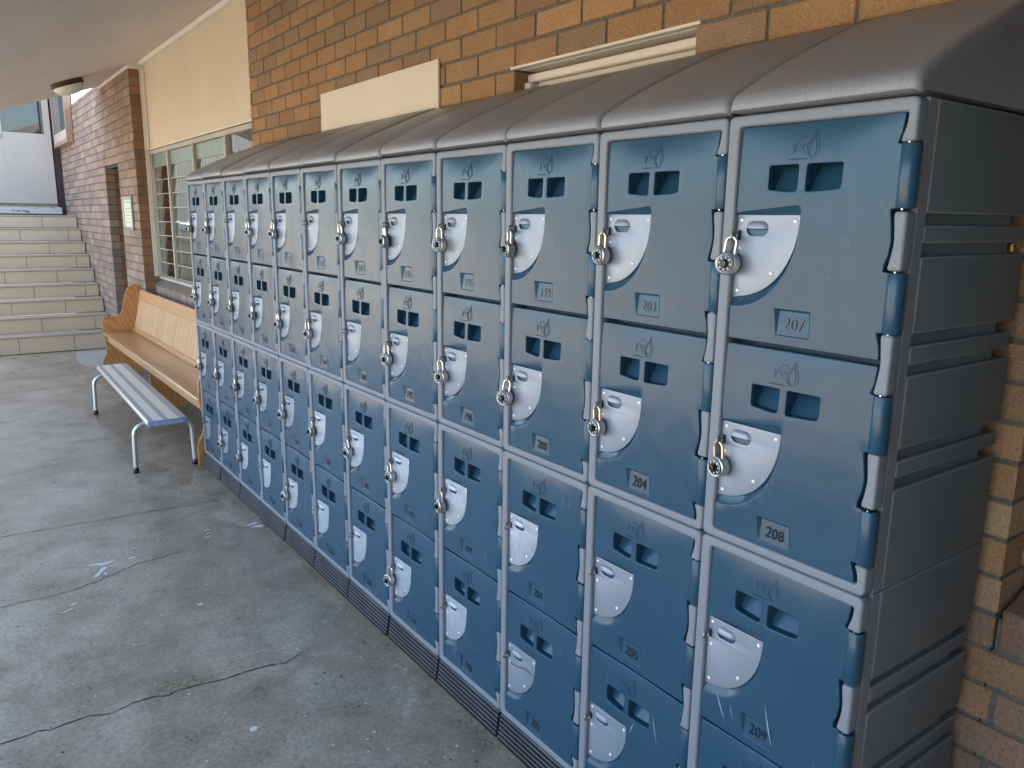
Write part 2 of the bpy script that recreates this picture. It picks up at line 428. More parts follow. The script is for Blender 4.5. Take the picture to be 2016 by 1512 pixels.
tag(obj('floor_patch', blob([(-.06, 10.17), (-.13, 9.55), (-.16, 9.1), (.05, 8.5), (.38, 8.3), (.385, 10.18)], .002), M_PATCH), kind='structure')
# paint spill, flakes and grit
bm = bmesh.new()
def splat(cx, cy, a, b, rot, n=18, rough=.35):
    vs = []
    for k in range(n):
        th = 2*PI*k/n; q = 1+random.uniform(-rough, rough)
        x, y = a*q*math.cos(th), b*q*math.sin(th)
        vs.append(bm.verts.new((cx+x*math.cos(rot)-y*math.sin(rot), cy+x*math.sin(rot)+y*math.cos(rot), .0016+random.random()*.0004)))
    fc = bm.faces.new(vs)
    if fc.normal.z < 0: fc.normal_flip()
for q in [(-.815, 3.30, .040, .016, .3), (-.86, 3.315, .03, .009, -.1), (-.84, 3.235, .014, .03, -.5), (-.865, 3.19, .010, .032, -.6), (-.835, 3.18, .006, .02, .2), (-.90, 3.27, .012, .005, 0),
          (-.70, 3.30, .018, .008, .2), (-.67, 3.42, .012, .005, .1), (-.30, 3.46, .02, .006, .1), (-.31, 3.41, .012, .005, .6), (-.325, 3.36, .03, .005, .4),
          (-.075, 3.41, .035, .014, .2), (-.06, 3.36, .03, .016, -.3), (-.12, 3.40, .008, .006, 0), (-1.0, 2.93, .02, .006, .6), (-1.03, 2.88, .03, .004, .4)]:
    splat(*q)
tag(obj('spilt_paint', bm, M_WPAINT), 'dried white paint splashes on the concrete floor', 'paint spill', kind='stuff')
bm = bmesh.new()
for k in range(380):
    x = random.uniform(-1.25, -.03); y = random.uniform(.9, 3.9)
    if random.random() < .45: x = random.uniform(-.5, -.03)
    s = random.choice([.0016, .0022, .003, .005])*random.uniform(.7, 1.3)
    n = random.choice([4, 5, 6]); a0 = random.random()*6
    fc = bm.faces.new([bm.verts.new((x+s*math.cos(a0+2*PI*j/n), y+s*.8*math.sin(a0+2*PI*j/n), .002+random.random()*.001)) for j in range(n)])
    if fc.normal.z < 0: fc.normal_flip()
    fc.material_index = 0 if random.random() < .68 else 1
tag(obj('floor_grit', bm, [M_WPAINT, M_CRACK]), 'small white flakes and dark grit scattered over the concrete floor', 'grit', kind='stuff')
bm = bmesh.new(); lathe(bm, [(.0008, .0118), (.0016, .0122), (.0022, .0115)], 'z', (-.638, 1.649, 0), 28)
tag(obj('paper_disc', recalc(bm), M_WPAINT), 'small round white disc lying on the concrete floor', 'disc')
bm = bmesh.new(); box(bm, -.562, -.542, 2.616, 2.632, .0006, .0018)
o = obj('paper_scrap', bm, M_WPAINT); tag(o, 'small square white paper scrap on the floor near the lockers', 'paper scrap')

# ------------------------------------------------------------------ brick walls
def brick_wall(name, axis, face, a0, a1, z0, z1, holes, palette, back=.11, parent=None, off=0., tooth=None, course=.087, zoff=.024, thick=.1, bl=.2485):
    """real bricks; axis 'x' = wall in the y-z plane whose outer face is at x=face. holes: (a0,a1,z0,z1)"""
    bm = bmesh.new(); cl = bm.loops.layers.float_color.new('tint')
    k0 = int(math.floor((z0-zoff)/course)); k1 = int(math.ceil((z1-zoff)/course))
    J = .010
    def put(p0, p1, q0, q1):
        if p1-p0 < .012 or q1-q0 < .012: return
        n0 = len(bm.faces); d = random.uniform(-.0012, .0012) if thick > .02 else random.uniform(-.0006, .0003)
        jj = [random.uniform(-.0012, .0012) for _ in range(4)]
        p0 += jj[0]; p1 += jj[1]; q0 += jj[2]; q1 += jj[3]
        c = random.choice(palette if not (face == .5 and (p0+p1)/2 < .35 and q0 < 1.9) else MIXED); s = random.uniform(.88, 1.1); c = (c[0]*s, c[1]*s, c[2]*s, 1)
        if axis == 'x': cbox(bm, face+d, face+thick, p0, p1, q0, q1, .0028, cl, c)
        else: cbox(bm, p0, p1, face+d, face+thick, q0, q1, min(.0028, thick*.3), cl, c)
    for k in range(k0, k1):
        q0 = max(zoff+k*course+J/2, z0); q1 = min(zoff+(k+1)*course-J/2, z1)
        if q1-q0 < .012: continue
        st = off+(0 if k % 2 else bl/2)
        n = int(math.floor((a0-st)/bl))
        while st+n*bl < a1:
            p0 = st+n*bl+J/2; p1 = st+(n+1)*bl-J/2; n += 1
            p0 = max(p0, a0); p1 = min(p1, a1)
            segs = [(p0, p1)]
            qm = (q0+q1)/2
            for (h0, h1, hz0, hz1) in holes:
                if hz0 < qm < hz1:
                    new = []
                    for (s0, s1) in segs:
                        if s1 <= h0 or s0 >= h1: new.append((s0, s1)); continue
                        if s0 < h0: new.append((s0, h0))
                        if s1 > h1: new.append((h1, s1))
                    segs = new
            for (s0, s1) in segs: put(s0, s1, q0, q1)
    # mortar backing, a little behind the brick faces, cut round the holes
    mb = bmesh.new()
    ys = sorted({a0, a1, *[min(max(h, a0), a1) for q in holes for h in q[:2]]}); zs = sorted({z0, z1, *[min(max(h, z0), z1) for q in holes for h in q[2:]]})
    for y0_, y1_ in zip(ys, ys[1:]):
        for zz0, zz1 in zip(zs, zs[1:]):
            ym, zm = (y0_+y1_)/2, (zz0+zz1)/2
            if any(h0 < ym < h1 and hz0 < zm < hz1 for h0, h1, hz0, hz1 in holes): continue
            i = .004
            ya = y0_+(i if any(abs(y0_-h[1]) < 1e-6 for h in holes) or y0_ == a0 else 0); yb = y1_-(i if any(abs(y1_-h[0]) < 1e-6 for h in holes) or y1_ == a1 else 0)
            mf, mk = (.0055, .003) if thick > .02 else (.0025, .0002)
            if axis == 'x': box(mb, face+mf, face+thick-mk, ya, yb, zz0, zz1)
            else: box(mb, ya, yb, face+mf, face+thick-mk, zz0, zz1)
    me = bpy.data.meshes.new(name); 
    n0 = len(bm.faces); join(bm, mb, 1)
    o = obj(name, bm, [M_BRICK, M_MORT], parent); return o
WARM = [(.33, .195, .10), (.30, .18, .095), (.35, .21, .11), (.27, .17, .098), (.32, .19, .095), (.25, .165, .105), (.31, .185, .098)]
MIXED = WARM+[(.42, .28, .15), (.20, .13, .09), (.34, .21, .12), (.38, .22, .12), (.24, .15, .10)]
COOL = [(.30, .22, .17), (.26, .19, .15), (.34, .24, .18), (.28, .20, .17), (.24, .18, .15), (.33, .25, .20)]
XW = .5
tw = empty('brick_wall', (XW, 2.4, 0)); tag(tw, 'long tan brick wall running behind the blue lockers', 'wall')
o = brick_wall('brickwork', 'x', XW, -6, 4.83, .0, 3.118, [(-7, -.035, .722, 4.), (.934, 1.814, -.1, 2.209)], WARM, off=.07); o.parent = tw; o.location = (-XW, -2.4, 0)
# rowlock sill bricks beside the reveal
bm = bmesh.new(); cl = bm.loops.layers.float_color.new('tint')
for k in range(58):
    y1 = -.047-k*.087
    c = random.choice([(.16, .10, .075), (.20, .125, .085), (.14, .09, .07)])
    vs = {vt for q in cbox(bm, XW+random.uniform(-.001, .001), XW+.16, y1-.077, y1, .730, .868, .003, cl, (*c, 1)) for vt in q.verts}
    for vt in vs:
        if vt.co.z > .8: vt.co.z -= (.16-(vt.co.x-XW))*.28
mb = bmesh.new(); box(mb, XW+.006, XW+.155, -5.1, -.040, .72, .80); join(bm, mb, 1)
o = obj('sill', bm, [M_BRICK, M_MORT], tw); o.location = (-XW, -2.4, 0)
bm = bmesh.new(); box(bm, .66, .70, -5., -.08, .86, 3.1, .002); o = obj('near_window', bm, M_DGLASS); tag(o, 'dark window pane beyond the sill at the right edge', 'window')
# reveal bricks at the near end of the long wall
o = brick_wall('reveal_brickwork', 'y', -.036, XW+.101, .66, .81, 3.118, [], MIXED, off=.02); o.parent = tw; o.location = (-XW, -2.4, 0)

# cream door frame in the wall behind the lockers
td = empty('store_door', (XW, 1.37, 0)); tag(td, 'cream panelled door and frame behind the roofs of the middle lockers', 'door')
def part(name, bm, m_, parent): 
    o = obj(name, bm, m_, parent); o.location = -Vector(parent.location); return o
bm = bmesh.new(); box(bm, XW-.004, XW+.03, .918, 1.834, 2.197, 2.2070, .003); box(bm, XW+.031, XW+.14, .936, 1.812, 2.196, 2.206); part('head_flashing', bm, M_TRIM, td)
bm = bmesh.new()
box(bm, XW+.060, XW+.13, .936, 1.812, 2.155, 2.186, .010, 3); box(bm, XW+.045, XW+.13, 1.775, 1.812, .0, 2.154, .006); box(bm, XW+.045, XW+.13, .936, .973, .0, 2.154, .006)
part('door_frame', bm, M_TRIM, td)
bm = bmesh.new(); box(bm, XW+.085, XW+.12, .974, 1.774, .01, 2.154, .002)
box(bm, XW+.079, XW+.084, 1.12, 1.62, 2.100, 2.106, .002); box(bm, XW+.079, XW+.084, 1.612, 1.62, 1.4, 2.099, .002); box(bm, XW+.079, XW+.084, 1.12, 1.128, 1.4, 2.099, .002)
part('door_leaf', bm, M_CREAMB, td)
# cover board on the wall
bm = bmesh.new(); box(bm, XW-.013, XW-.001, 2.343, 3.61, 1.55, 2.311, .003)
o = obj('cover_board', bm, M_CREAMB); tag(o, 'blank cream board fixed to the brick wall above the lockers', 'board')
# yellow clip by the wall
bm = bmesh.new(); tube(bm, [(.498, .03, 1.6160), (.438, .012, 1.6160), (.430, .010, 1.6140), (.430, .010, 1.6030), (.438, .012, 1.6010), (.450, .014, 1.6010)], .0024, 8)
o = smooth(obj('cable_clip', bm, M_YEL)); tag(o, 'small yellow hook sticking out between the wall and the nearest locker', 'hook')

# ------------------------------------------------------------------ window wall with louvres
tf = empty('fascia_panel', (XW, 6.4, 2.3)); tag(tf, 'tall blank cream wall panel above the louvre window', 'wall panel')
bm = bmesh.new(); box(bm, XW+.03, XW+.09, 4.84, 8.118, 2.300, 3.13); part('sheet', bm, M_CREAM, tf)
bm = bmesh.new(); box(bm, XW+.012, XW+.029, 8.055, 8.112, 2.30, 3.13, .002); box(bm, XW+.015, XW+.029, 4.84, 8.054, 2.285, 2.299, .002); part('cover_strip', bm, M_TRIM, tf)
tn = empty('louvre_window', (XW, 6.4, 1.0)); tag(tn, 'long louvre window with green top panes behind the far lockers', 'window')
bm = bmesh.new()
box(bm, .535, .60, 4.84, 8.118, 2.245, 2.284, .003); box(bm, .535, .60, 4.84, 8.118, 1.005, 1.035, .003)
box(bm, .535, .60, 8.075, 8.118, 1.036, 2.244, .003)
part('window_frame', bm, M_FRAMEW, tn)
mull = [7.40, 6.49, 5.57]
for y in mull:
    bm = bmesh.new(); box(bm, .53, .60, y-.022, y+.022, 1.036, 2.244, .003)
    for k in range(9): box(bm, .524, .531, y-.012, y+.012, 1.10+k*.135, 1.118+k*.135, .002)
    part('mullion', bm, M_FRAMEW, tn)
edges = [8.075]+mull+[4.84]
for i in range(4):
    y1 = edges[i]-.024; y0 = edges[i+1]+.024
    bm = bmesh.new(); box(bm, .556, .561, y0, y1, 2.118, 2.24); part('top_pane', bm, M_GREENG if i != 3 else M_GLASS, tn)
    for k in range(8):
        z0 = 1.045+k*.135
        bm = bmesh.new()
        vs = [bm.verts.new(c) for c in [(.552, y0, z0), (.563, y0, z0+.142), (.563, y1, z0+.142), (.552, y1, z0), (.557, y0, z0), (.568, y0, z0+.142), (.568, y1, z0+.142), (.557, y1, z0)]]
        for q in [(0, 1, 2, 3), (7, 6, 5, 4), (0, 4, 5, 1), (2, 6, 7, 3), (1, 5, 6, 2), (0, 3, 7, 4)]: bm.faces.new([vs[j] for j in q])
        recalc(bm); box(bm, .5485, .5515, y0, y1, z0-.001, z0+.004, mi=1); part('louvre_blade', bm, [M_GLASS, M_EDGE], tn)
    bm = bmesh.new()
    for k in range(8):
        for yy in ((y1-.02, y1) if i == 0 else (y1-.008, y1)), (y0, y0+.008): box(bm, .540, .556, yy[0], yy[1], 1.05+k*.135, 1.05+k*.135+.10, .002)
    part('blade_clips', bm, M_FRAMEW, tn)
bm = bmesh.new()
yy = 4.85
while yy < 8.1:
    w_ = .045; a = random.uniform(.15, .4)
    vs = [bm.verts.new(c) for c in [(.68, yy, 1.0), (.68+w_*math.sin(a), yy+w_*math.cos(a), 1.0), (.68+w_*math.sin(a), yy+w_*math.cos(a), 2.28), (.68, yy, 2.28)]]
    bm.faces.new(vs); yy += random.uniform(.11, .14)
part('vertical_blind', bm, M_CURT, tn)
# sill and wall below
ts = empty('window_sill', (XW, 6.4, .9)); tag(ts, 'brick sill below the louvre window, sloping to the front', 'sill')
bm = bmesh.new()
vs = [bm.verts.new(c) for c in [(.485, 4.84, .945), (.56, 4.84, 1.003), (.56, 8.118, 1.003), (.485, 8.118, .945), (.485, 4.84, .93), (.56, 4.84, .93), (.56, 8.118, .93), (.485, 8.118, .93)]]
for q in [(0, 1, 2, 3), (7, 6, 5, 4), (0, 4, 5, 1), (2, 6, 7, 3), (1, 5, 6, 2), (0, 3, 7, 4)]: bm.faces.new([vs[j] for j in q])
part('sill_top', recalc(bm), M_SILL, ts)
bm = bmesh.new(); cl = bm.loops.layers.float_color.new('tint')
for k in range(37):
    y1 = 8.112-k*.087; c = random.choice(COOL); cbox(bm, .488, .60, y1-.077, y1, .81, .929, .003, cl, (*c, 1))
mb = bmesh.new(); box(mb, .494, .60, 4.88, 8.115, .805, .925); join(bm, mb, 1)
part('sill_bricks', bm, [M_BRICK, M_MORT], ts)
o = brick_wall('spandrel_wall', 'x', XW, 4.845, 8.118, .0, .80, [], COOL, off=.07); tag(o, 'low brick wall under the louvre window behind the pew', 'wall')
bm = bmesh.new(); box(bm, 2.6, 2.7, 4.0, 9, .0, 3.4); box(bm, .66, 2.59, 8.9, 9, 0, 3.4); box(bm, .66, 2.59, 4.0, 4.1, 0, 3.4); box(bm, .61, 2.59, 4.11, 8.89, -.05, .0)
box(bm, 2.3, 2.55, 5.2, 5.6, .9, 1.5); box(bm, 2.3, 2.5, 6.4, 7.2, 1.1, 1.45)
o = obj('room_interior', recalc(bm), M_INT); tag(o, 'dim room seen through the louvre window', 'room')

# ------------------------------------------------------------------ wall beyond with pier, door, notice
XB = .39
tb = empty('end_wall', (XB, 10, 0)); tag(tb, 'weathered brick wall with a doorway beside the stairs', 'wall')
o = brick_wall('brickwork', 'x', XB, 8.12, 13.6, .0, 3.118, [(9.03, 9.85, -.1, 2.20)], COOL, off=.12); o.parent = tb; o.location = (-XB, -10, 0)
o = brick_wall('pier_end', 'y', 8.115, XB+.004, .60, .0, 3.05, [], [(.26, .14, .07), (.30, .16, .08), (.22, .12, .065), (.28, .15, .085)], off=.39-.005, thick=.004, bl=.235); o.parent = tb; o.location = (-XB, -10, 0)
bm = bmesh.new(); cl = bm.loops.layers.float_color.new('tint')
for k in range(25):
    z0 = .029+k*.087; c = random.choice([(.24, .13, .07), (.28, .15, .08), (.2, .11, .06)])
    cbox(bm, XB+.10, XB+.21, 9.853, 9.90, z0, z0+.077, .003, cl, (*c, 1))
mb = bmesh.new(); box(mb, XB+.1, XB+.208, 9.857, 9.9, 0, 2.2); join(bm, mb, 1)
part('door_reveal', bm, [M_BRICK, M_MORT], tb)
tt = empty('navy_door', (XB+.1, 9.4, 0)); tag(tt, 'dark navy door set back in the brick wall before the stairs', 'door')
bm = bmesh.new(); box(bm, XB+.15, XB+.19, 9.0, 9.845, .0, 2.2, .002); part('door_leaf', bm, M_NAVY, tt)
bm = bmesh.new(); box(bm, XB+.02, XB+.14, 9.034, 9.075, .0, 2.2, .003); box(bm, XB+.02, XB+.14, 9.076, 9.84, 2.17, 2.2, .003); part('door_jamb', bm, M_NAVY, tt)
bm = bmesh.new(); box(bm, XB-.006, XB+.16, 8.115, 9.80, 3.0505, 3.11, .003); box(bm, XB, .60, 8.060, 8.114, 3.051, 3.11, .003); box(bm, XB+.1, .532, 8.10, 8.114, 1.03, 3.05, .002)
o = obj('eaves_trim', bm, M_TRIM); tag(o, 'narrow white trim running along the top of the end wall under the soffit', 'trim')
ta = empty('notice_frame', (XB, 8.63, 1.66)); tag(ta, 'small framed notice on the brick wall left of the louvre window', 'notice')
bm = bmesh.new()
for q in [(8.39, 8.87, 1.810, 1.84), (8.39, 8.87, 1.49, 1.52), (8.39, 8.42, 1.521, 1.809), (8.84, 8.87, 1.521, 1.809)]: box(bm, XB-.02, XB-.002, *q, .002)
part('frame', bm, M_STEELD, ta)
bm = bmesh.new(); box(bm, XB-.008, XB-.003, 8.421, 8.839, 1.521, 1.809); part('notice_sheet', bm, M_PAPER, ta)
bm = bmesh.new()
box(bm, XB-.0095, XB-.0085, 8.46, 8.80, 1.775, 1.785)
for k in range(5): box(bm, XB-.0095, XB-.0085, 8.47, 8.78-.04*(k % 2), 1.57+.035*k, 1.576+.035*k)
part('notice_lines', bm, mat('notice_print', (.25, .3, .22), .6), ta)

# framed glass case high on the far wall
tc = empty('glazed_wall_case', (.33, 12.7, 2.6)); tag(tc, 'tall timber framed glass case high on the far brick wall', 'glass case')
bm = bmesh.new(); X0, X1 = .30, .386
for q in [(12.02, 12.07, 2.62, 3.9), (13.35, 13.4, 2.62, 3.9), (12.071, 13.349, 2.62, 2.68)]: box(bm, X0, X1, *q, .004)
part('case_frame', bm, m_wood('orange_timber', (.22, .11, .06), (.40, .25, .16), 'z')[0], tc)
bm = bmesh.new(); box(bm, X0+.012, X0+.018, 12.072, 13.348, 2.682, 3.9); part('glass_pane', bm, M_DGLASS, tc)
bm = bmesh.new(); box(bm, X0+.005, X0+.011, 12.072, 13.348, 2.682, 2.80); part('bottom_panel', bm, M_DOORP, tc)
bm = bmesh.new(); box(bm, .389, .41, 12.06, 13.6, 3.122, 4.2)
o = obj('upper_wall', bm, M_BROWN); tag(o, 'dark brown upper wall behind the high glass case', 'wall')

# ------------------------------------------------------------------ stairs and the landing door
tz = [0, .215, .403, .582, .752, .930, 1.107, 1.272, 1.448, 1.627]
TR = .28; Y0 = 10.2
st = empty('staircase', (-1, Y0, 0)); tag(st, 'beige tiled staircase of nine steps at the far end', 'stairs')
XS0, XS1 = -3.4, .388
bmT = bmesh.new(); bmN = bmesh.new(); bmG = bmesh.new()
for i in range(9):
    y = Y0+i*TR; z0, z1 = tz[i], tz[i+1]; last = i == 8
    box(bmG, XS0, XS1-.004, y+.006, y+TR+(2.0 if last else .05), z0 if i else -.05, z1-.012)
    x = XS1-.006-(.16 if i % 2 else .44)
    xr = XS1-.006
    while xr > XS0:
        xl = max(x, XS0+.01)
        box(bmT, xl+.003, xr-.003, y, y+.008, z0+.006+(.0 if i else .002), z1-.022, .0015, 1)
        xr = xl; x = xl-.585
        if xr <= XS0+.02: break
    box(bmN, XS0, XS1-.005, y-.012, y+TR-.001+(1.9 if last else 0), z1-.020, z1, .004, 2)
part('stair_core', bmG, M_GROUT, st); part('riser_tiles', bmT, M_TILE, st); part('treads', bmN, M_NOSE, st); M_NOSE.node_tree.nodes['Principled BSDF'].inputs['Specular IOR Level'].default_value = .1
YD = 13.55
tdr = empty('landing_door', (-.1, YD, 1.63)); tag(tdr, 'pale door with a dark glass panel at the top of the stairs', 'door')
bm = bmesh.new()
GX0, GX1, GZ0, GZ1 = -.345, .198, 2.83, 3.66
for q in [(-.62, GX0-.001, 1.80, 3.86), (GX1+.001, .285, 1.80, 3.86), (GX0, GX1, 1.80, GZ0-.001), (GX0, GX1, GZ1+.001, 3.86)]: box(bm, q[0], q[1], YD, YD+.045, q[2], q[3], .0)
part('door_leaf', bm, M_DOORP, tdr)
bm = bmesh.new(); box(bm, GX0+.001, GX1-.001, YD+.018, YD+.024, GZ0+.001, GZ1-.001); part('glass_panel', bm, M_DGLASS, tdr)
bm = bmesh.new(); lathe(bm, [(-.05, .01), (-.05, .028), (-.03, .032), (-.012, .014), (0, .03)], 'y', (-.395, YD, 2.765), 16); part('door_knob', smooth(obj('k', recalc(bm), M_STEELD)).data.copy() if False else bm, M_STEELD, tdr) if False else None
bm = bmesh.new(); lathe(bm, [(-.05, .01), (-.048, .026), (-.03, .030), (-.012, .014), (0, .03)], 'y', (-.395, YD, 2.765), 16); o = part('door_knob', recalc(bm), M_STEELD, tdr); smooth(o)
bm = bmesh.new(); box(bm, .30, .386, YD-.03, YD+.1, 1.63, 4.2); box(bm, -.70, -.64, YD-.02, YD+.1, 1.80, 4.2); part('door_frame', bm, M_BROWN, tdr)
bm = bmesh.new(); box(bm, -3.4, .33, YD-.06, YD+.09, 1.645, 1.745, .004); o = obj('door_threshold', bm, M_PEEL); tag(o, 'white painted threshold with peeling paint below the landing door', 'threshold')
bm = bmesh.new(); box(bm, -3.4, -.701, YD, YD+.1, 1.781, 4.2); box(bm, -.70, .6, YD+.101, YD+.2, 1.6, 4.4); o = obj('landing_wall', bm, M_CREAM); tag(o, 'cream wall around the landing door at the top of the stairs', 'wall')

# ------------------------------------------------------------------ covered way roof (sloping soffit)
SL, ZC = .35, 3.118
def zs(x): return ZC+SL*(x-.5)
tr = empty('covered_way_roof', (-1, 2, 2.6)); tag(tr, 'sloping pale soffit and roof over the walkway', 'roof')
def slab(x0, x1, y0, y1, t0, t1):
    bm = bmesh.new()
    vs = [bm.verts.new(c) for c in [(x0, y0, zs(x0)+t0), (x1, y0, zs(x1)+t0), (x1, y1, zs(x1)+t0), (x0, y1, zs(x0)+t0), (x0, y0, zs(x0)+t1), (x1, y0, zs(x1)+t1), (x1, y1, zs(x1)+t1), (x0, y1, zs(x0)+t1)]]
    for q in [(3, 2, 1, 0), (4, 5, 6, 7), (0, 1, 5, 4), (1, 2, 6, 5), (2, 3, 7, 6), (3, 0, 4, 7)]: bm.faces.new([vs[j] for j in q])
    return bm
part('soffit', slab(-1.75, .60, -8, 9.8, 0, .03), M_SOFFIT, tr)
part('roof_sheet', slab(-1.80, 5.2, -8.05, 9.85, .032, .20), M_FRAMEW, tr)
bm = bmesh.new()
vs = [bm.verts.new(c) for c in [(.470, 4.84, zs(.470)-.001), (.529, 4.84, zs(.529)-.001), (.529, 8.06, zs(.529)-.001), (.470, 8.06, zs(.470)-.001), (.492, 4.84, 3.085), (.529, 4.84, 3.085), (.529, 8.06, 3.085), (.492, 8.06, 3.085)]]
for q in [(3, 2, 1, 0), (4, 5, 6, 7), (0, 1, 5, 4), (1, 2, 6, 5), (2, 3, 7, 6), (3, 0, 4, 7)]: bm.faces.new([vs[j] for j in q])
part('cornice_strip', recalc(bm), M_TRIM, tr)
bm = bmesh.new()
for y in (-6, -2.0, 9.3):
    box(bm, -1.74, -1.64, y-.05, y+.05, .0, 2.33, .004)
part('post', bm, M_TRIM, tr)
# main building mass behind the walls keeps the sun off
bm = bmesh.new(); box(bm, 3., 5., -8, 13.6, 0, 4.5); box(bm, .7, 3., -8, -7.8, 0, 3.1); box(bm, .72, 2.99, -1.8, -1.7, 0, 3.1)
o = obj('school_building', bm, M_CREAM); tag(o, 'building body behind the brick wall and windows', 'building')

bm = bmesh.new(); box(bm, -9, .498, -4.2, -4.05, 0, 3.6, .004); o = obj('light_blocking_wall', bm, M_REAR); tag(o, 'unseen dark wall added behind the camera to block light', 'wall')  # unseen wall, added to keep light off the lockers' side faces
# ceiling lamp
tla = empty('ceiling_lamp', (-.125, 8.32, zs(-.125))); tla.rotation_euler = (0, -math.atan(SL), 0)
tag(tla, 'round ceiling lamp with a dark base and opal shade', 'lamp')
bm = bmesh.new(); lathe(bm, [(0, .15), (-.035, .15), (-.045, .14)], 'z', (0, 0, 0), 32); smooth(obj('lamp_base', recalc(bm), M_BROWN, tla))
bm = bmesh.new(); lathe(bm, [(-.045, .138), (-.07, .132), (-.098, .108), (-.115, .07), (-.122, .02)], 'z', (0, 0, 0), 32); smooth(obj('lamp_shade', recalc(bm), M_LAMP, tla))

# ------------------------------------------------------------------ pew
pew = empty('wooden_pew', (.2, 6.5, 0)); tag(pew, 'long varnished wooden pew with a slatted back against the wall', 'pew')
prof = [(-.032, .0), (-.032, .13), (-.020, .165), (.000, .20), (.015, .25), (.017, .31), (.006, .38), (-.006, .44), (-.004, .55), (.003, .588), (.018, .606), (.045, .612), (.12, .612), (.155, .617), (.182, .64), (.198, .68), (.208, .73), (.218, .78), (.232, .835), (.252, .885), (.280, .918), (.310, .934), (.338, .938), (.366, .926), (.384, .90), (.386, .86), (.350, .62), (.325, .46), (.322, .3), (.345, .12), (.345, .0)]
def extr_y(prof, y0, y1, bev=.004):
    bm = bmesh.new(); a = [bm.verts.new((x, y0, z)) for x, z in prof]; b = [bm.verts.new((x, y1, z)) for x, z in prof]
    f1 = bm.faces.new(a); f2 = bm.faces.new(b[::-1]); n = len(prof)
    for i in range(n): bm.faces.new((a[i], b[i], b[(i+1) % n], a[(i+1) % n]))
    recalc(bm)
    if bev: bmesh.ops.bevel(bm, geom=[e for q in (f1, f2) for e in q.edges], offset=bev, segments=2, affect='EDGES')
    return bm
PY0, PY1 = 4.645, 8.34
for y0 in (PY0, PY1):
    o = part('end_panel', extr_y(prof, y0, y0+.032), M_WOODZ, pew); smooth(o, 30)
mid = [(.02, 0), (.02, .10), (.05, .2), (.05, .40), (.30, .40), (.31, .1), (.33, 0)]
part('support_panel', extr_y(mid, 6.45, 6.48, .003), M_WOODZ, pew)
A, B = PY0+.033, PY1-.001
bm = bmesh.new(); box(bm, -.010, .285, A, B, .428, .452, .010, 3); o = part('seat', bm, M_WOOD, pew); smooth(o, 50)
bm = bmesh.new(); box(bm, .035, .055, A, B, .345, .426, .003); part('apron', bm, M_WOOD, pew)
def lean(z): return .292+(z-.45)*.22
def leanbox(bm, y0, y1, z0, z1, o0, o1):
    vs = [bm.verts.new((lean(z)+o, y, z)) for z in (z0, z1) for y in (y0, y1) for o in (o0, o1)]
    fs = [bm.faces.new([vs[i] for i in q]) for q in [(0, 1, 3, 2), (4, 6, 7, 5), (0, 4, 5, 1), (2, 3, 7, 6), (0, 2, 6, 4), (1, 5, 7, 3)]]
    return fs
bm = bmesh.new(); leanbox(bm, A, B, .775, .880, -.012, .014); recalc(bm)
bmesh.ops.bevel(bm, geom=bm.edges[:], offset=.003, segments=2, affect='EDGES'); part('top_rail', bm, M_WOOD, pew)
bm = bmesh.new(); leanbox(bm, A, B, .455, .492, -.014, .012); recalc(bm); bmesh.ops.bevel(bm, geom=bm.edges[:], offset=.005, segments=2, affect='EDGES')
m2 = bmesh.new(); box(m2, .270, .300, A, B, .4525, .466, .004); join(bm, m2); part('bottom_rail', bm, M_WOOD, pew)
bm = bmesh.new(); cl = bm.loops.layers.float_color.new('tint'); y = A+.001
while y < B-.02:
    wv = .0330; s = random.uniform(.78, 1.1); cc = (s, s*random.uniform(.9, 1.0), s*random.uniform(.8, 1.), 1)
    m2 = bmesh.new(); leanbox(m2, y, min(y+wv-.0062, B), .4925, .774, -.004, .006); recalc(m2); bmesh.ops.bevel(m2, geom=m2.edges[:], offset=.0018, segments=1, affect='EDGES')
    tint_all(m2, cc); join(bm, m2)
    y += wv
m2 = bmesh.new(); leanbox(m2, A, B, .4925, .774, .003, .007); recalc(m2); tint_all(m2, (.05, .03, .02, 1)); join(bm, m2)
part('slatted_back', bm, M_SLAT, pew)

# ------------------------------------------------------------------ aluminium bench
TH = .375
bp = empty('aluminium_bench', (-.21, 5.65, 0)); bp.rotation_euler = (0, 0, -.0215)
tag(bp, 'low striped aluminium bench on bent tube legs in front of the pew', 'bench')
HW, HL = .121, 1.135
bm = bmesh.new(); box(bm, -HW, HW, -HL+.012, HL-.012, TH-.036, TH-.002, .009, 3); smooth(obj('plank', bm, M_ALU, bp))
bm = bmesh.new()
for k, (a, b) in enumerate([(-.111, -.083), (-.081, -.027), (-.025, .005), (.007, .067), (.069, .111)]):
    box(bm, a, b, -HL+.013, HL-.013, TH-.0019, TH-.0004, .0, mi=k % 2)
obj('stripes', bm, [M_ALUG, M_ALUW], bp)
for s in (-1, 1):
    bm = bmesh.new(); y0, y1 = sorted((s*(HL-.012), s*HL)); box(bm, -HW-.001, HW+.001, y0, y1, TH-.040, TH, .006, 2)
    ec = smooth(obj('end_cap', bm, M_PLBLUE, bp))
    if s == -1:
        P = rpoly([(-.088, -.0105), (.088, -.0105), (.088, .0105), (-.088, .0105)], .010, 4)
        b2 = plate([P], -.0006, .0008); 
        for vt in b2.verts: x, y, z = vt.co; vt.co = (y, -HL+x, z+TH-.020)
        obj('maker_label', recalc(b2), M_PLBLUE2, ec)
        me = text_mesh('FELTON IND.', .019, .0003)
        for vt in me.vertices: x, y, z = vt.co; vt.co = (x*1.18, -HL-.0014-z, y+TH-.020)
        obj('maker_text', me, M_PLBLUE, ec)
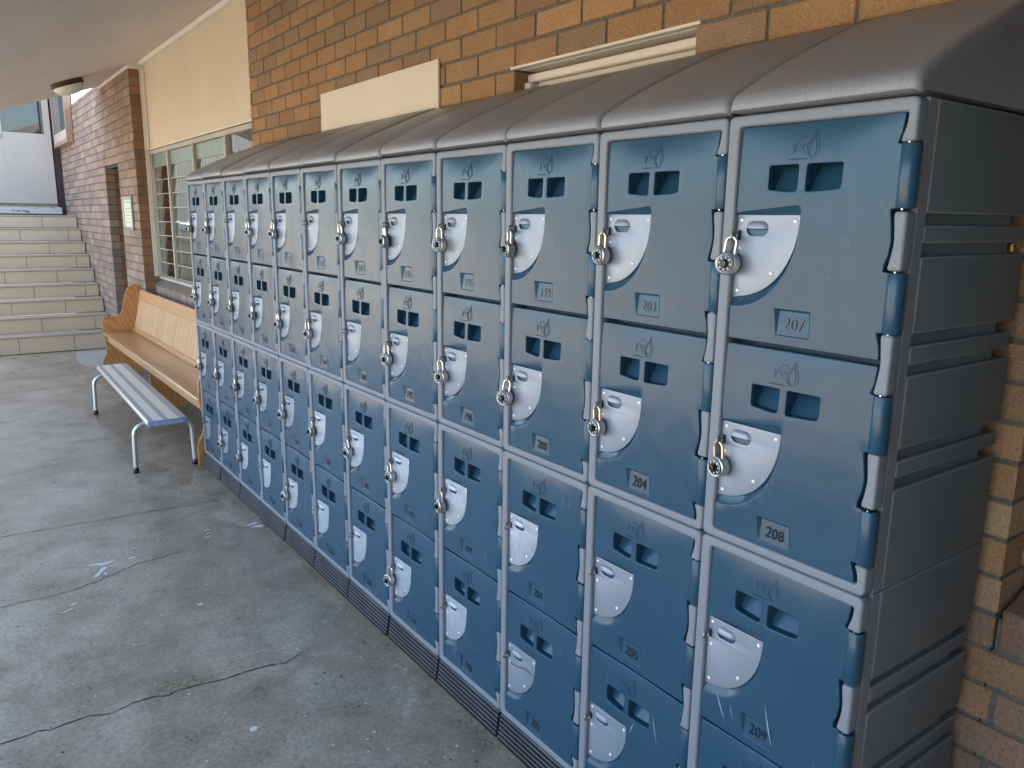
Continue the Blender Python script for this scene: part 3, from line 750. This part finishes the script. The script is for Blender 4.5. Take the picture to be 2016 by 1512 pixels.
for s, yy in ((-1, -.955), (1, .90)):
    pts = []
    R0 = .07; zt = TH-.053; xf = .178
    pts.append((-xf-.006, yy, .012)); pts.append((-xf, yy, zt-R0))
    for k in range(1, 8):
        a = PI/2*k/8; pts.append((-xf+R0-R0*math.cos(a), yy, zt-R0+R0*math.sin(a)))
    pts.append((-xf+R0, yy, zt)); pts.append((xf-R0, yy, zt))
    for k in range(1, 8):
        a = PI/2*k/8; pts.append((xf-R0+R0*math.sin(a), yy, zt-R0+R0*math.cos(a)))
    pts.append((xf, yy, zt-R0)); pts.append((xf+.006, yy, .012))
    bm = bmesh.new(); tube(bm, pts, .0145, 14); lg = smooth(obj('leg_frame', recalc(bm), M_ALU, bp), 60)
    for q in (-1, 1):
        bm = bmesh.new(); lathe(bm, [(.0, .017), (.003, .0185), (.035, .0175), (.038, .015)], 'z', (q*(xf+.0055), yy, 0), 16); smooth(obj('rubber_foot', recalc(bm), M_BLACK, lg))

# ------------------------------------------------------------------ locker prototype meshes (local: y across from the hinge side, z up)
XD = .005        # door face
def lin(a, b, k): return a+(b-a)*k
def arcpts(f_, n): return [f_(k/n) for k in range(n+1)]
KN = [(-.503-.0, -.606), (-.713, -.822)]
def frame_mesh():
    t_in = [(.019, -.031), (.0205, -.046), (.0245, -.059), (.0285, -.0725)]
    outer = [(.0015, -.0725)]+t_in[::-1]+[(.0195, -.0245), (.357, -.0225), (.357, -.8605), (.0195, -.8605), (.0195, -.851), (.0215, -.838), (.0285, -.8235), (.0015, -.8235), (.0015, -H+.001), (W-.001, -H+.001), (W-.001, -.001), (.0015, -.001)]
    rad = [.007, .0065, .015, .015, .006, .006, .008, .008, .006, .006, .015, .0065, .007, .014, .014, .014, .014]
    C = rpoly(outer, rad, 4)
    # the C is drawn as: hinge strip top -> opening -> latch stile -> bottom -> outer edge
    lugs = []
    for (za, zb) in ((-.183, -.286), (-.392, -.503), (-.606, -.713)):
        zm = (za+zb)/2
        lugs.append(rpoly([(.002, za-.0015), (.026, za-.0015), (.0235, lin(za, zb, .25)), (.0205, zm), (.0240, lin(za, zb, .75)), (.029, zb+.0015), (.002, zb+.0015)], [.0065, .0075, .02, .03, .02, .0075, .0065], 4))
    assert len(rad) == len(outer)
    bm = plate([C], 0, .034, .0058, 3)
    for L_ in lugs: join(bm, plate([L_], 0.0005, .034, .0052, 3))
    # solid surround behind the front, then the shell with its side grooves
    box(bm, .0335, .0620, .002, .013, -H+.001, -.001); box(bm, .0335, .0620, .359, W-.0015, -H+.001, -.001)
    box(bm, .0335, .0620, .0135, .3585, -.0225, -.0012); box(bm, .0335, .0620, .0135, .3585, -H+.0012, -.861)
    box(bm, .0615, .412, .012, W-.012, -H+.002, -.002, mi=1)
    zz = [0, -.187, -.207, -.238, -.260, -.395, -.417, -.451, -.471, -.607, -.629, -.661, -.684, -H]
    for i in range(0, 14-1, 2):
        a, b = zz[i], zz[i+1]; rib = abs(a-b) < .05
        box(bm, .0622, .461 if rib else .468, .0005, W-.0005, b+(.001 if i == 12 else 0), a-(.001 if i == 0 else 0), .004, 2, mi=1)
    return bm
def ell(a, b, n=22, cx=.3555, cz=-.169, e=2.15):
    out = []
    for k in range(n+1):
        th = PI/2*k/n; c_, s_ = math.cos(th), math.sin(th)
        out.append((cx-a*abs(c_)**(2/e), cz-b*abs(s_)**(2/e)))
    return out
def warp(y, z):
    su = max(0, min(1, (y-.03)/.326)); sv = max(0, min(1, -z/.415))
    return -.0022*math.sin(PI*su)*math.sin(PI*sv)+.0080*math.exp(z/.040)*(.45+.55*math.sin(PI*su))
def door_mesh(hh, seed):
    rs = random.Random(seed)
    hinge = [(.027, 0), (.0275, -.018), (.029, -.034), (.033, -.047), (.034, -.0505), (.020, -.0515), (.020, -.1575), (.034, -.1585), (.034, -.163), (.0305, -.185), (.0275, -.211), (.0300, -.236), (.0355, -.252), (.0365, -.2640), (.020, -.2650), (.020, -.370), (.0365, -.371), (.034, -.379), (.0295, -.392), (.0275, -hh+.01), (.0270, -hh)]
    EL = ell(.1490, .180, cz=-.170)
    notch = [(.3565, -.3495)]+EL[::-1][1:-1]+[(.2065, -.170), (.2068, -.158), (.2095, -.1535), (.2150, -.1522), (.3565, -.1655)]
    out = hinge+[(.3565, -hh)]+notch+[(.3565, 0)]
    n_h = len(hinge)
    rad = [.004]+[.0]*(n_h-2)+[.004]+[.006]+[0]*len(notch)+[.007]
    OUT = rpoly(out, rad, 3)
    v1 = rpoly([(.284, -.0765), (.2195, -.0765), (.2195, -.124), (.2305, -.1255), (.284, -.1205)], [.005, .005, .007, .02, .006], 4)
    v2 = rpoly([(.2020, -.0765), (.1300, -.0765), (.1300, -.1195), (.1385, -.1225), (.2020, -.1255)], [.005, .005, .010, .02, .006], 4)
    nb = rpoly([(.2465, -.349), (.1690, -.349), (.1670, -.398), (.2400, -.398)], .001, 1)
    bm = plate([OUT, v1, v2, nb], XD, XD+.019, .0022, 2)
    # grid it so that the moulding can be slightly warped
    for a in [.05+.03*i for i in range(11)]:
        bmesh.ops.bisect_plane(bm, geom=bm.verts[:]+bm.edges[:]+bm.faces[:], plane_co=(0, a, 0), plane_no=(0, 1, 0))
    for b in [-.008, -.018, -.028, -.04, -.055, -.075]+[-.10-.035*i for i in range(9)]:
        bmesh.ops.bisect_plane(bm, geom=bm.verts[:]+bm.edges[:]+bm.faces[:], plane_co=(0, 0, b), plane_no=(0, 0, 1))
    # wedge shaped pockets behind the two vents (the floor of each rises to the back)
    def wedge(P, dep, dx, top, bot):
        front = [bm.verts.new((XD+.0175, a, b)) for a, b in P]
        back = [bm.verts.new((XD+.0175+dep*max(0.02, (b-bot)/(top-bot)), a, b)) for a, b in P]
        n = len(P)
        for i in range(n):
            try: bm.faces.new((front[i], front[(i+1) % n], back[(i+1) % n], back[i]))
            except ValueError: pass
        bm.faces.new(back)
    wedge(v1, .028, 0, -.0765, -.1255); wedge(v2, .028, 0, -.0765, -.1255)
    # number recess: deep along its top, flush along its bottom
    T0, T1, B1, B0 = (.2465, -.349), (.1690, -.349), (.1670, -.398), (.2400, -.398)
    f_ = lambda p, d: bm.verts.new((XD+d, p[0], p[1]))
    a0, a1, a2, a3 = [f_(p, .0005) for p in (T0, T1, B1, B0)]
    c0, c1, c2, c3 = f_((.2395, -.3515), .0085), f_((.1700, -.3515), .0045), f_((.1672, -.3978), .0009), f_((.2392, -.3978), .0009)
    for q in [(c0, c1, c2, c3), (a0, a1, c1, c0), (a1, a2, c2, c1), (a2, a3, c3, c2), (a3, a0, c0, c3)]: bm.faces.new(q)
    # recess round the latch plate
    inn = [(.3562, -.3350)]+ell(.1450, .164)[::-1][1:-1]+[(.2105, -.171), (.2108, -.1695), (.212, -.1692), (.216, -.169), (.3562, -.169)]
    A_ = [bm.verts.new((XD+.0012, a, b)) for a, b in notch]; B_ = [bm.verts.new((XD+.0115, a, b)) for a, b in inn]
    for i in range(len(notch)-1): bm.faces.new((A_[i], A_[i+1], B_[i+1], B_[i]))
    bm.faces.new(B_)
    # gentle warp of the front skin
    ph = [rs.uniform(0, 6.28) for _ in range(4)]; am = rs.uniform(.8, 1.2)
    for vt in bm.verts:
        x, y, z = vt.co
        su = max(0, min(1, (y-.03)/.326)); sv = max(0, min(1, -z/hh))
        wv = .0007*max(0., min(1., (z+.34)/.05))*math.sin(2*PI*su*1.1+ph[0])*math.sin(2*PI*sv*1.3+ph[1])
        vt.co.x += warp(y, z)+wv*math.sin(PI*su)*math.sin(PI*sv)*.6
    recalc(bm); return bm
def barrel_mesh(z0, z1):
    bm = bmesh.new(); n = 14; c, rr = .0140, .0165
    z1 -= .0; prof = [(c, .030)]
    pts = []
    for k in range(n+1):
        a = PI*(-.15)+PI*1.3*k/n
        pts.append((c+.0005-rr*math.sin(a), .0138+(rr)*math.cos(a)))
    A_ = []
    zz = [(z0, .92), (z0-.002, 1), (z1+.002, 1), (z1, .92)]
    for zc, s in zz: A_.append([bm.verts.new((c+(x-c)*s, .0138+(y-.0138)*s, zc)) for x, y in pts])
    for P, Q in zip(A_, A_[1:]):
        for k in range(n): bm.faces.new((P[k], P[k+1], Q[k+1], Q[k]))
    bm.faces.new(A_[0]); bm.faces.new(A_[-1][::-1])
    recalc(bm)
    for zc in (z0+.0005, z1-.0005): 
        lathe(bm, [(zc-.002, .0028), (zc+.002, .0028)], 'z', (c-.009, .0138, 0), 8, mi=1)
    return bm
def plate_mesh():
    P = rpoly([(.3553, -.3345)]+ell(.1440, .1632, 16)[::-1][1:-1]+[(.2114, -.171), (.2114, -.1685), (.3553, -.1685)], [.004]+[0]*15+[.0, .004, .004], 3)
    cx, cz, hw, hh, = .307, -.195, .026, .0148
    slot = [(cx-hw+.001, cz)]
    for k in range(0, 9):
        a = PI/2*k/8; slot.append((cx-hw+hh-hh*math.cos(a), cz-hh*math.sin(a)))
    for k in range(0, 9):
        a = PI/2*k/8; slot.append((cx+hw-hh+hh*math.sin(a), cz-hh*math.cos(a)))
    slot.append((cx+hw-.001, cz))
    slit = rpoly([(.3535, -.199), (.3450, -.199), (.3450, -.219), (.3535, -.219)], .002, 2)
    bm = plate([P, slot, slit], XD+.0065, XD+.0095, .0007, 1)
    # hood over the finger slot
    G = []
    for j in range(7):
        t_ = j/6; row = []
        zz = cz+hh*t_; w2 = hw-hh+hh*math.sqrt(max(0, 1-t_*t_))
        for i in range(13):
            s = -1+2*i/12; hgt = .0085*math.sqrt(max(0, 1-t_*t_))*max(0, 1-abs(s)**3.2)**.6
            row.append(bm.verts.new((XD+.0064-hgt, cx+s*w2, zz)))
        G.append(row)
    for A_, B_ in zip(G, G[1:]):
        for i in range(12):
            bm.faces.new((A_[i], A_[i+1], B_[i+1], B_[i]))
    low = [bm.verts.new((vt.co.x+.0015, vt.co.y, vt.co.z-.0006)) for vt in G[0]]
    for i in range(12): bm.faces.new((low[i], low[i+1], G[0][i+1], G[0][i]))
    recalc(bm); return bm
def as_mesh(name, bm, mats, ang=40):
    o = obj(name, bm, mats); smooth(o, ang); me = o.data; bpy.data.objects.remove(o); return me
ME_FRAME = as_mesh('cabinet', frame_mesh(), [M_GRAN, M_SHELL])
ME_DOORS = {(hh, s): as_mesh('door', door_mesh(hh, s), M_DOOR, 35) for hh in (.4185, .4105) for s in range(3)}
ME_BAR = [as_mesh('hinge_barrel', barrel_mesh(-.0515, -.1575), [M_DOOR, M_STEEL], 50), as_mesh('hinge_barrel', barrel_mesh(-.2650, -.3700), [M_DOOR, M_STEEL], 50)]
pm = plate_mesh(); ME_PLATE = as_mesh('latch_plate', pm, M_PLATE, 35); ME_PLATEW = ME_PLATE.copy(); ME_PLATEW.materials.clear(); ME_PLATEW.materials.append(M_PLATEW)
bm = bmesh.new(); lathe(bm, [(.0, .0042), (-.0008, .0042), (-.0016, .0032), (-.0019, .0016), (-.0008, .0012)], 'x', (0, 0, 0), 14)
bm.faces.ensure_lookup_table(); ME_SCREW = as_mesh('screw', recalc(bm), M_SCREW, 60)
bm = bmesh.new(); tube(bm, [(-.0035+.0088*math.cos(2*PI*k/18), 0, .0088*math.sin(2*PI*k/18)) for k in range(18)], .0023, 8, closed=True); ME_HASP = as_mesh('lock_ring', recalc(bm), M_ZINC, 80)
# emblem: shield outline with FSP and a drop
def stroke(bm, pts, wd=.0009, hx=.0005, smooth_n=1):
    P = [Vector(p) for p in pts]
    for a, b in zip(P, P[1:]):
        d = (b-a); 
        if d.length < 1e-6: continue
        d.normalize(); n = Vector((-d.y, d.x))*wd/2; a2 = a-d*wd*.3; b2 = b+d*wd*.3
        q = [a2+n, b2+n, b2-n, a2-n]
        f1 = [bm.verts.new((-hx, p.x, p.y)) for p in q]; f0 = [bm.verts.new((.0004, p.x, p.y)) for p in q]
        bm.faces.new(f1)
        for i in range(4): bm.faces.new((f1[i], f0[i], f0[(i+1) % 4], f1[(i+1) % 4]))
bm = bmesh.new()
for s in [[(.237, -.037), (.232, -.0375), (.227, -.037), (.222, -.032), (.218, -.027), (.214, -.0285), (.210, -.026), (.205, -.031), (.201, -.0325)],
          [(.237, -.037), (.2345, -.040), (.2335, -.053), (.236, -.0565)], [(.236, -.0565), (.230, -.053), (.222, -.0515), (.215, -.053), (.208, -.057), (.201, -.0625), (.195, -.068), (.192, -.0685), (.189, -.066)],
          [(.190, -.017), (.1885, -.024), (.185, -.034), (.182, -.042), (.180, -.050), (.182, -.058), (.188, -.064)],
          [(.190, -.017), (.195, -.028), (.201, -.036), (.2055, -.043), (.2065, -.050), (.2025, -.058), (.195, -.0655)],
          [(.1915, -.028), (.189, -.037), (.1865, -.047), (.187, -.054), (.190, -.060), (.195, -.064)], [(.1915, -.028), (.197, -.036), (.202, -.046), (.202, -.053), (.199, -.059), (.196, -.064)],
          [(.2315, -.050), (.2285, -.0385), (.224, -.0385)], [(.230, -.0445), (.2255, -.0445)],
          [(.2165, -.0385), (.2205, -.0385), (.2212, -.042), (.2178, -.0445), (.2180, -.048), (.2222, -.0485)],
          [(.2150, -.050), (.2125, -.0385), (.2075, -.0395), (.2070, -.043), (.2135, -.0450)]]:
    stroke(bm, s, .00065)
me = text_mesh('www.fspindustries.com', .0048, .0, .0005)
b2 = bmesh.new(); b2.from_mesh(me); bpy.data.meshes.remove(me)
for vt in b2.verts: x, y, z = vt.co; vt.co = (-z-.0001, .2235-x*.86, y-.0665)
join(bm, b2)
for vt in bm.verts: vt.co.x += warp(vt.co.y, vt.co.z)-.0001
ME_EMB = as_mesh('emblem', bm, M_EMB, 30)

# roof with a curved back and rounded ends
def roof_mesh():
    pr = [(.006, .004), (-.004, .009), (-.006, .019), (-.003, .030), (.008, .041), (.030, .054), (.07, .076), (.12, .102), (.18, .131), (.25, .162), (.32, .193), (.39, .222), (.45, .245), (.462, .247), (.469, .240), (.469, .004)]
    bm = bmesh.new(); rows = []
    for (u_, ins) in ((.0015, .012), (.004, .006), (.010, .0015), (.016, 0), (W-.016, 0), (W-.010, .0015), (W-.004, .006), (W-.0015, .012)):
        row = []
        for i, (x, z) in enumerate(pr):
            cx, cz = .2, .10; 
            zz = z-ins*(1 if i not in (0, 15) else -.3); xx = x+ins*(1 if x < .1 else (-1 if x > .45 else 0))*(1 if i not in (0,) else .5)
            if i >= 12: xx = x
            row.append(bm.verts.new((xx, u_, max(zz, .003))))
        rows.append(row)
    for A_, B_ in zip(rows, rows[1:]):
        n = len(A_)
        for k in range(n): bm.faces.new((A_[k], A_[(k+1) % n], B_[(k+1) % n], B_[k]))
    bm.faces.new(rows[0][::-1]); bm.faces.new(rows[-1]); recalc(bm); return bm
ME_ROOF = as_mesh('roof', roof_mesh(), M_ROOF, 50)
def plinth_mesh():
    bm = bmesh.new()
    box(bm, .012, .46, .004, W-.004, .0, HP-.002, .004)
    # ridged front that flares out towards the floor
    n = 6
    def row(z0, z1, x0, x1, mi, u0, u1):
        vs = [bm.verts.new(c) for c in [(x0, u0, z0), (x1, u0, z1), (x1, u1, z1), (x0, u1, z0), (.02, u0, z0), (.02, u0, z1), (.02, u1, z1), (.02, u1, z0)]]
        for q in [(0, 1, 2, 3), (0, 4, 5, 1), (2, 6, 7, 3), (1, 5, 6, 2), (0, 3, 7, 4)]: bm.faces.new([vs[j] for j in q]).material_index = mi
    fx = lambda z: -.013+(z/HP)*.015
    pitch = (HP-.006)/n
    for i in range(n):
        z0 = .001+i*pitch; z1 = z0+pitch
        row(z0, z0+pitch*.88, fx(z0), fx(z0+pitch*.88), 0, .005, W-.005)
        row(z0+pitch*.88+.0002, z1-.0002, fx(z1)-.0022, fx(z1)-.0016, 1, .0055, W-.0055)
    recalc(bm); return bm
ME_PL = as_mesh('plinth', plinth_mesh(), [M_BASE, M_RIDGE], 30)

WORN = {(2, 3), (3, 3), (3, 4), (4, 3), (4, 4), (5, 3), (5, 4), (6, 4), (6, 3), (7, 4), (8, 4), (9, 4)}
GLOC = 'locker towers standing in one row'
ordn = ['first', 'second', 'third', 'fourth', 'fifth', 'sixth', 'seventh', 'eighth', 'ninth', 'tenth', 'eleventh', 'twelfth']
dtop = [-.0225, -.451]
rj = random.Random(3)
for c in range(N):
    first = 207-4*c
    jx = rj.uniform(-.0015, .0015) if c else 0
    T = empty('locker_tower', (jx, c*W, 0))
    if c == 0: lb = 'nearest blue locker tower, doors numbered 207 to 210, grey side showing'
    elif c < 7: lb = 'blue locker tower with doors numbered %d to %d' % (first, first+3)
    elif c == 11: lb = 'last and farthest blue locker tower, beside the wooden pew'
    else: lb = 'blue locker tower, %s from the far end of the row' % ordn[11-c]
    if 0 < c < 7: lb = '%s blue locker tower from the near end, doors numbered %d to %d' % (ordn[c], first, first+3)
    tag(T, lb, 'lockers', GLOC)
    R = obj('roof', ME_ROOF, None, T, (rj.uniform(-.003, .003), 0, ZT+(rj.choice([0, .002, .004]) if c else .001)))
    obj('plinth', ME_PL, None, T, (rj.uniform(-.002, .003), 0, 0))
    for mdl in range(2):
        zt = HP+H*(2-mdl); obj('cabinet', ME_FRAME, None, T, (0, 0, zt))
        for d in range(2):
            rw = mdl*2+d+1; num = first+rw-1; hh = .4185 if d == 0 else .4105
            D = obj('door', ME_DOORS[(hh, rj.randrange(3))], None, T, (rj.uniform(-.0012, .0012), 0, zt+dtop[d]))
            for b in ME_BAR: obj('hinge_barrel', b, None, D)
            worn = (c, rw) in WORN
            PL = obj('latch_plate', ME_PLATEW if worn else ME_PLATE, None, D)
            if (c, rw) == (2, 4): tag(PL, 'scuffed latch plate with a brown smear')
            elif worn: tag(PL, 'whitish scuffed latch plate')
            for (a, b) in ((.3450, -.1795), (.2215, -.1805), (.3450, -.2345), (.3450, -.3200), (.2675, -.2815)): obj('screw', ME_SCREW, None, D, (XD+.0066, a, b))
            obj('lock_ring', ME_HASP, None, D, (0, .3493, -.2095))
            obj('emblem', ME_EMB, None, D, (XD-.0004, 0, 0))
            # the number written in its recess
            me = text_mesh(str(num), .0345, .0001 if rw > 1 else -.0002, .0003, .0, 1.02)
            sj = rj.uniform(.92, 1.04)
            for vt in me.vertices:
                x, y, z = vt.co; yy = .2035-x*.93*sj; zz = -.3765+y*sj
                k = (-.3978-zz)/(-.3978+.3515)
                vt.co = (XD+.0009+k*(.0045+(.0085-.0045)*(yy-.17)/.07-.0009)-.0011-z+warp(yy, zz), yy, zz)
            obj('number', me, M_INKF if rw == 1 else M_INK, D)
# brown smear on the plate of locker 202
bm = bmesh.new(); rs = random.Random(5)
for k in range(34):
    s = k/33; yc = .34-.115*s; zc = -.234-.004*math.sin(s*7)+.014*s
    n = 8; ra, rb = rs.uniform(.003, .007), rs.uniform(.0012, .0035+.004*math.exp(-((s-.7)/.12)**2))
    bm.faces.new([bm.verts.new((XD+.0059-.0001*rs.random(), yc+ra*math.cos(2*PI*j/n), zc+rb*math.sin(2*PI*j/n)*(1+rs.uniform(-.3, .3)))) for j in range(n)])
for T in [o for o in COL.objects if o.name.startswith('locker_tower') and abs(o.location.y-2*W) < .01]:
    ds = sorted([d for d in T.children if d.name.startswith('door')], key=lambda d: d.location.z)
    obj('smear', bm, M_STAIN, ds[0])

# white scratches on a few doors
def scratch(c, rw, segs):
    T = [o for o in COL.objects if o.name.startswith('locker_tower') and abs(o.location.y-c*W) < .01][0]
    D = sorted([d for d in T.children if d.name.startswith('door')], key=lambda d: -d.location.z)[rw-1]
    bm = bmesh.new()
    for (y0, z0, y1, z1, wd) in segs:
        n = 9; prev = None
        for k in range(n+1):
            s = k/n; y = y0+(y1-y0)*s+.0015*math.sin(s*3); z = z0+(z1-z0)*s; h = wd*math.sin(PI*min(.97, max(.03, s)))*random.uniform(.7, 1.1)
            x = XD+warp(y, z)-.0007
            a, b = bm.verts.new((x, y-h/2, z)), bm.verts.new((x, y+h/2, z))
            if prev: bm.faces.new((prev[0], a, b, prev[1]))
            prev = (a, b)
    obj('scratches', bm, M_SCUFF, D)
scratch(0, 3, [(.315, -.335, .287, -.395, .004), (.275, -.347, .266, -.378, .0022), (.188, -.300, .164, -.388, .0042)])
scratch(1, 4, [(.118, -.075, .098, -.145, .003), (.178, -.13, .192, -.17, .003), (.19, -.29, .168, -.315, .005)])
scratch(4, 4, [(.08, -.23, .05, -.235, .003), (.09, -.33, .05, -.36, .002)])
scratch(3, 4, [(.30, -.33, .27, -.36, .004), (.285, -.325, .26, -.345, .003), (.30, -.35, .28, -.372, .002)])
scratch(2, 3, [(.10, -.03, .102, -.09, .0012), (.07, -.035, .075, -.07, .001)])

# ------------------------------------------------------------------ padlocks
def make_padlock():
    P = empty('padlock')                 # origin at the top of the shackle, the lock hangs below it
    bm = bmesh.new(); lathe(bm, [(.0095, .012), (.0100, .020), (.0080, .0232), (-.0075, .0236), (-.0105, .0228), (-.0120, .0205), (-.0112, .0190)], 'x', (0, 0, -.0555), 32)
    smooth(obj('lock_case', recalc(bm), M_STEELD, P), 35)
    pts = [(0, -.0115, -.042), (0, -.0115, -.0135)]+[(0, -.0115*math.cos(PI*k/10), -.0135+.0115*math.sin(PI*k/10)) for k in range(1, 10)]+[(0, .0115, -.0135), (0, .0115, -.042)]
    bm = bmesh.new(); tube(bm, pts, .0034, 10); smooth(obj('shackle', recalc(bm), M_STEEL, P), 60)
    bm = bmesh.new(); lathe(bm, [(-.0108, .0188), (-.0128, .0182), (-.0138, .0160)], 'x', (0, 0, -.0555), 32)
    for k in range(40):
        a = 2*PI*k/40; l0 = .0142 if k % 5 == 0 else .0152; ww = .0007 if k % 5 == 0 else .0004
        ca, sa = math.cos(a), math.sin(a)
        q = [(l0, ww), (.0172, ww), (.0172, -ww), (l0, -ww)]
        fc = bm.faces.new([bm.verts.new((-.01405 if p < .0165 else -.01345, p*ca-s*sa, -.0555+p*sa+s*ca)) for p, s in q]); fc.material_index = 1
    for k in range(8):
        a = 2*PI*k/8; ca, sa = math.cos(a), math.sin(a); q = [(.0108, .0014), (.0134, .0014), (.0134, -.0014), (.0108, -.0014)]
        fc = bm.faces.new([bm.verts.new((-.01405, p*ca-s*sa, -.0555+p*sa+s*ca)) for p, s in q]); fc.material_index = 1
    dl = smooth(obj('dial', bm, [M_BLACK, M_WHITE], P), 35)
    bm = bmesh.new(); lathe(bm, [(-.0138, .0085), (-.0160, .0082), (-.0200, .0072), (-.0228, .0066), (-.0232, .0050)], 'x', (0, 0, -.0555), 20); smooth(obj('knob', recalc(bm), M_BLACK, dl), 35)
    return P
PADS = {0: (1, 2), 1: (1, 2), 2: (1, 2), 3: (1, 2, 3), 4: (1, 2, 3, 4), 5: (1, 3), 6: (2, 3), 7: (1, 2, 3, 4), 8: (1, 2, 3), 9: (2, 3, 4), 10: (1, 2, 3, 4), 11: (1, 2, 3)}
proto = make_padlock(); firstp = True
rown = {1: 'top', 2: 'second', 3: 'third', 4: 'bottom'}
for c in range(N):
    for rw in PADS[c]:
        zt = HP+H*(2-(rw-1)//2)+dtop[(rw-1) % 2]
        loc = (-.0078, c*W+.3493, zt-.2105)
        P = proto if firstp else copy_tree(proto); firstp = False
        P.location = loc; P.rotation_euler = (rj.uniform(-.2, .2), rj.uniform(-.04, .04), rj.uniform(-.25, .30))
        if (c, rw) in ((0, 2), (1, 2), (1, 1)):
            for ch in P.children:
                if ch.name.startswith('shackle'): ch.data = ch.data.copy(); ch.data.materials[0] = M_BRASS
        num = 207-4*c+rw-1
        if c < 7: lb = ('steel combination padlock on the %s door of the %s tower, locker %d' % (rown[rw], ordn[c] if c else 'nearest', num))
        elif c == 11: lb = 'steel combination padlock on the %s door of the farthest locker tower' % rown[rw]
        else: lb = 'steel combination padlock on the %s door, %s tower from the far end' % (rown[rw], ordn[11-c])
        tag(P, lb, 'padlock', 'combination padlocks hanging on the locker doors')
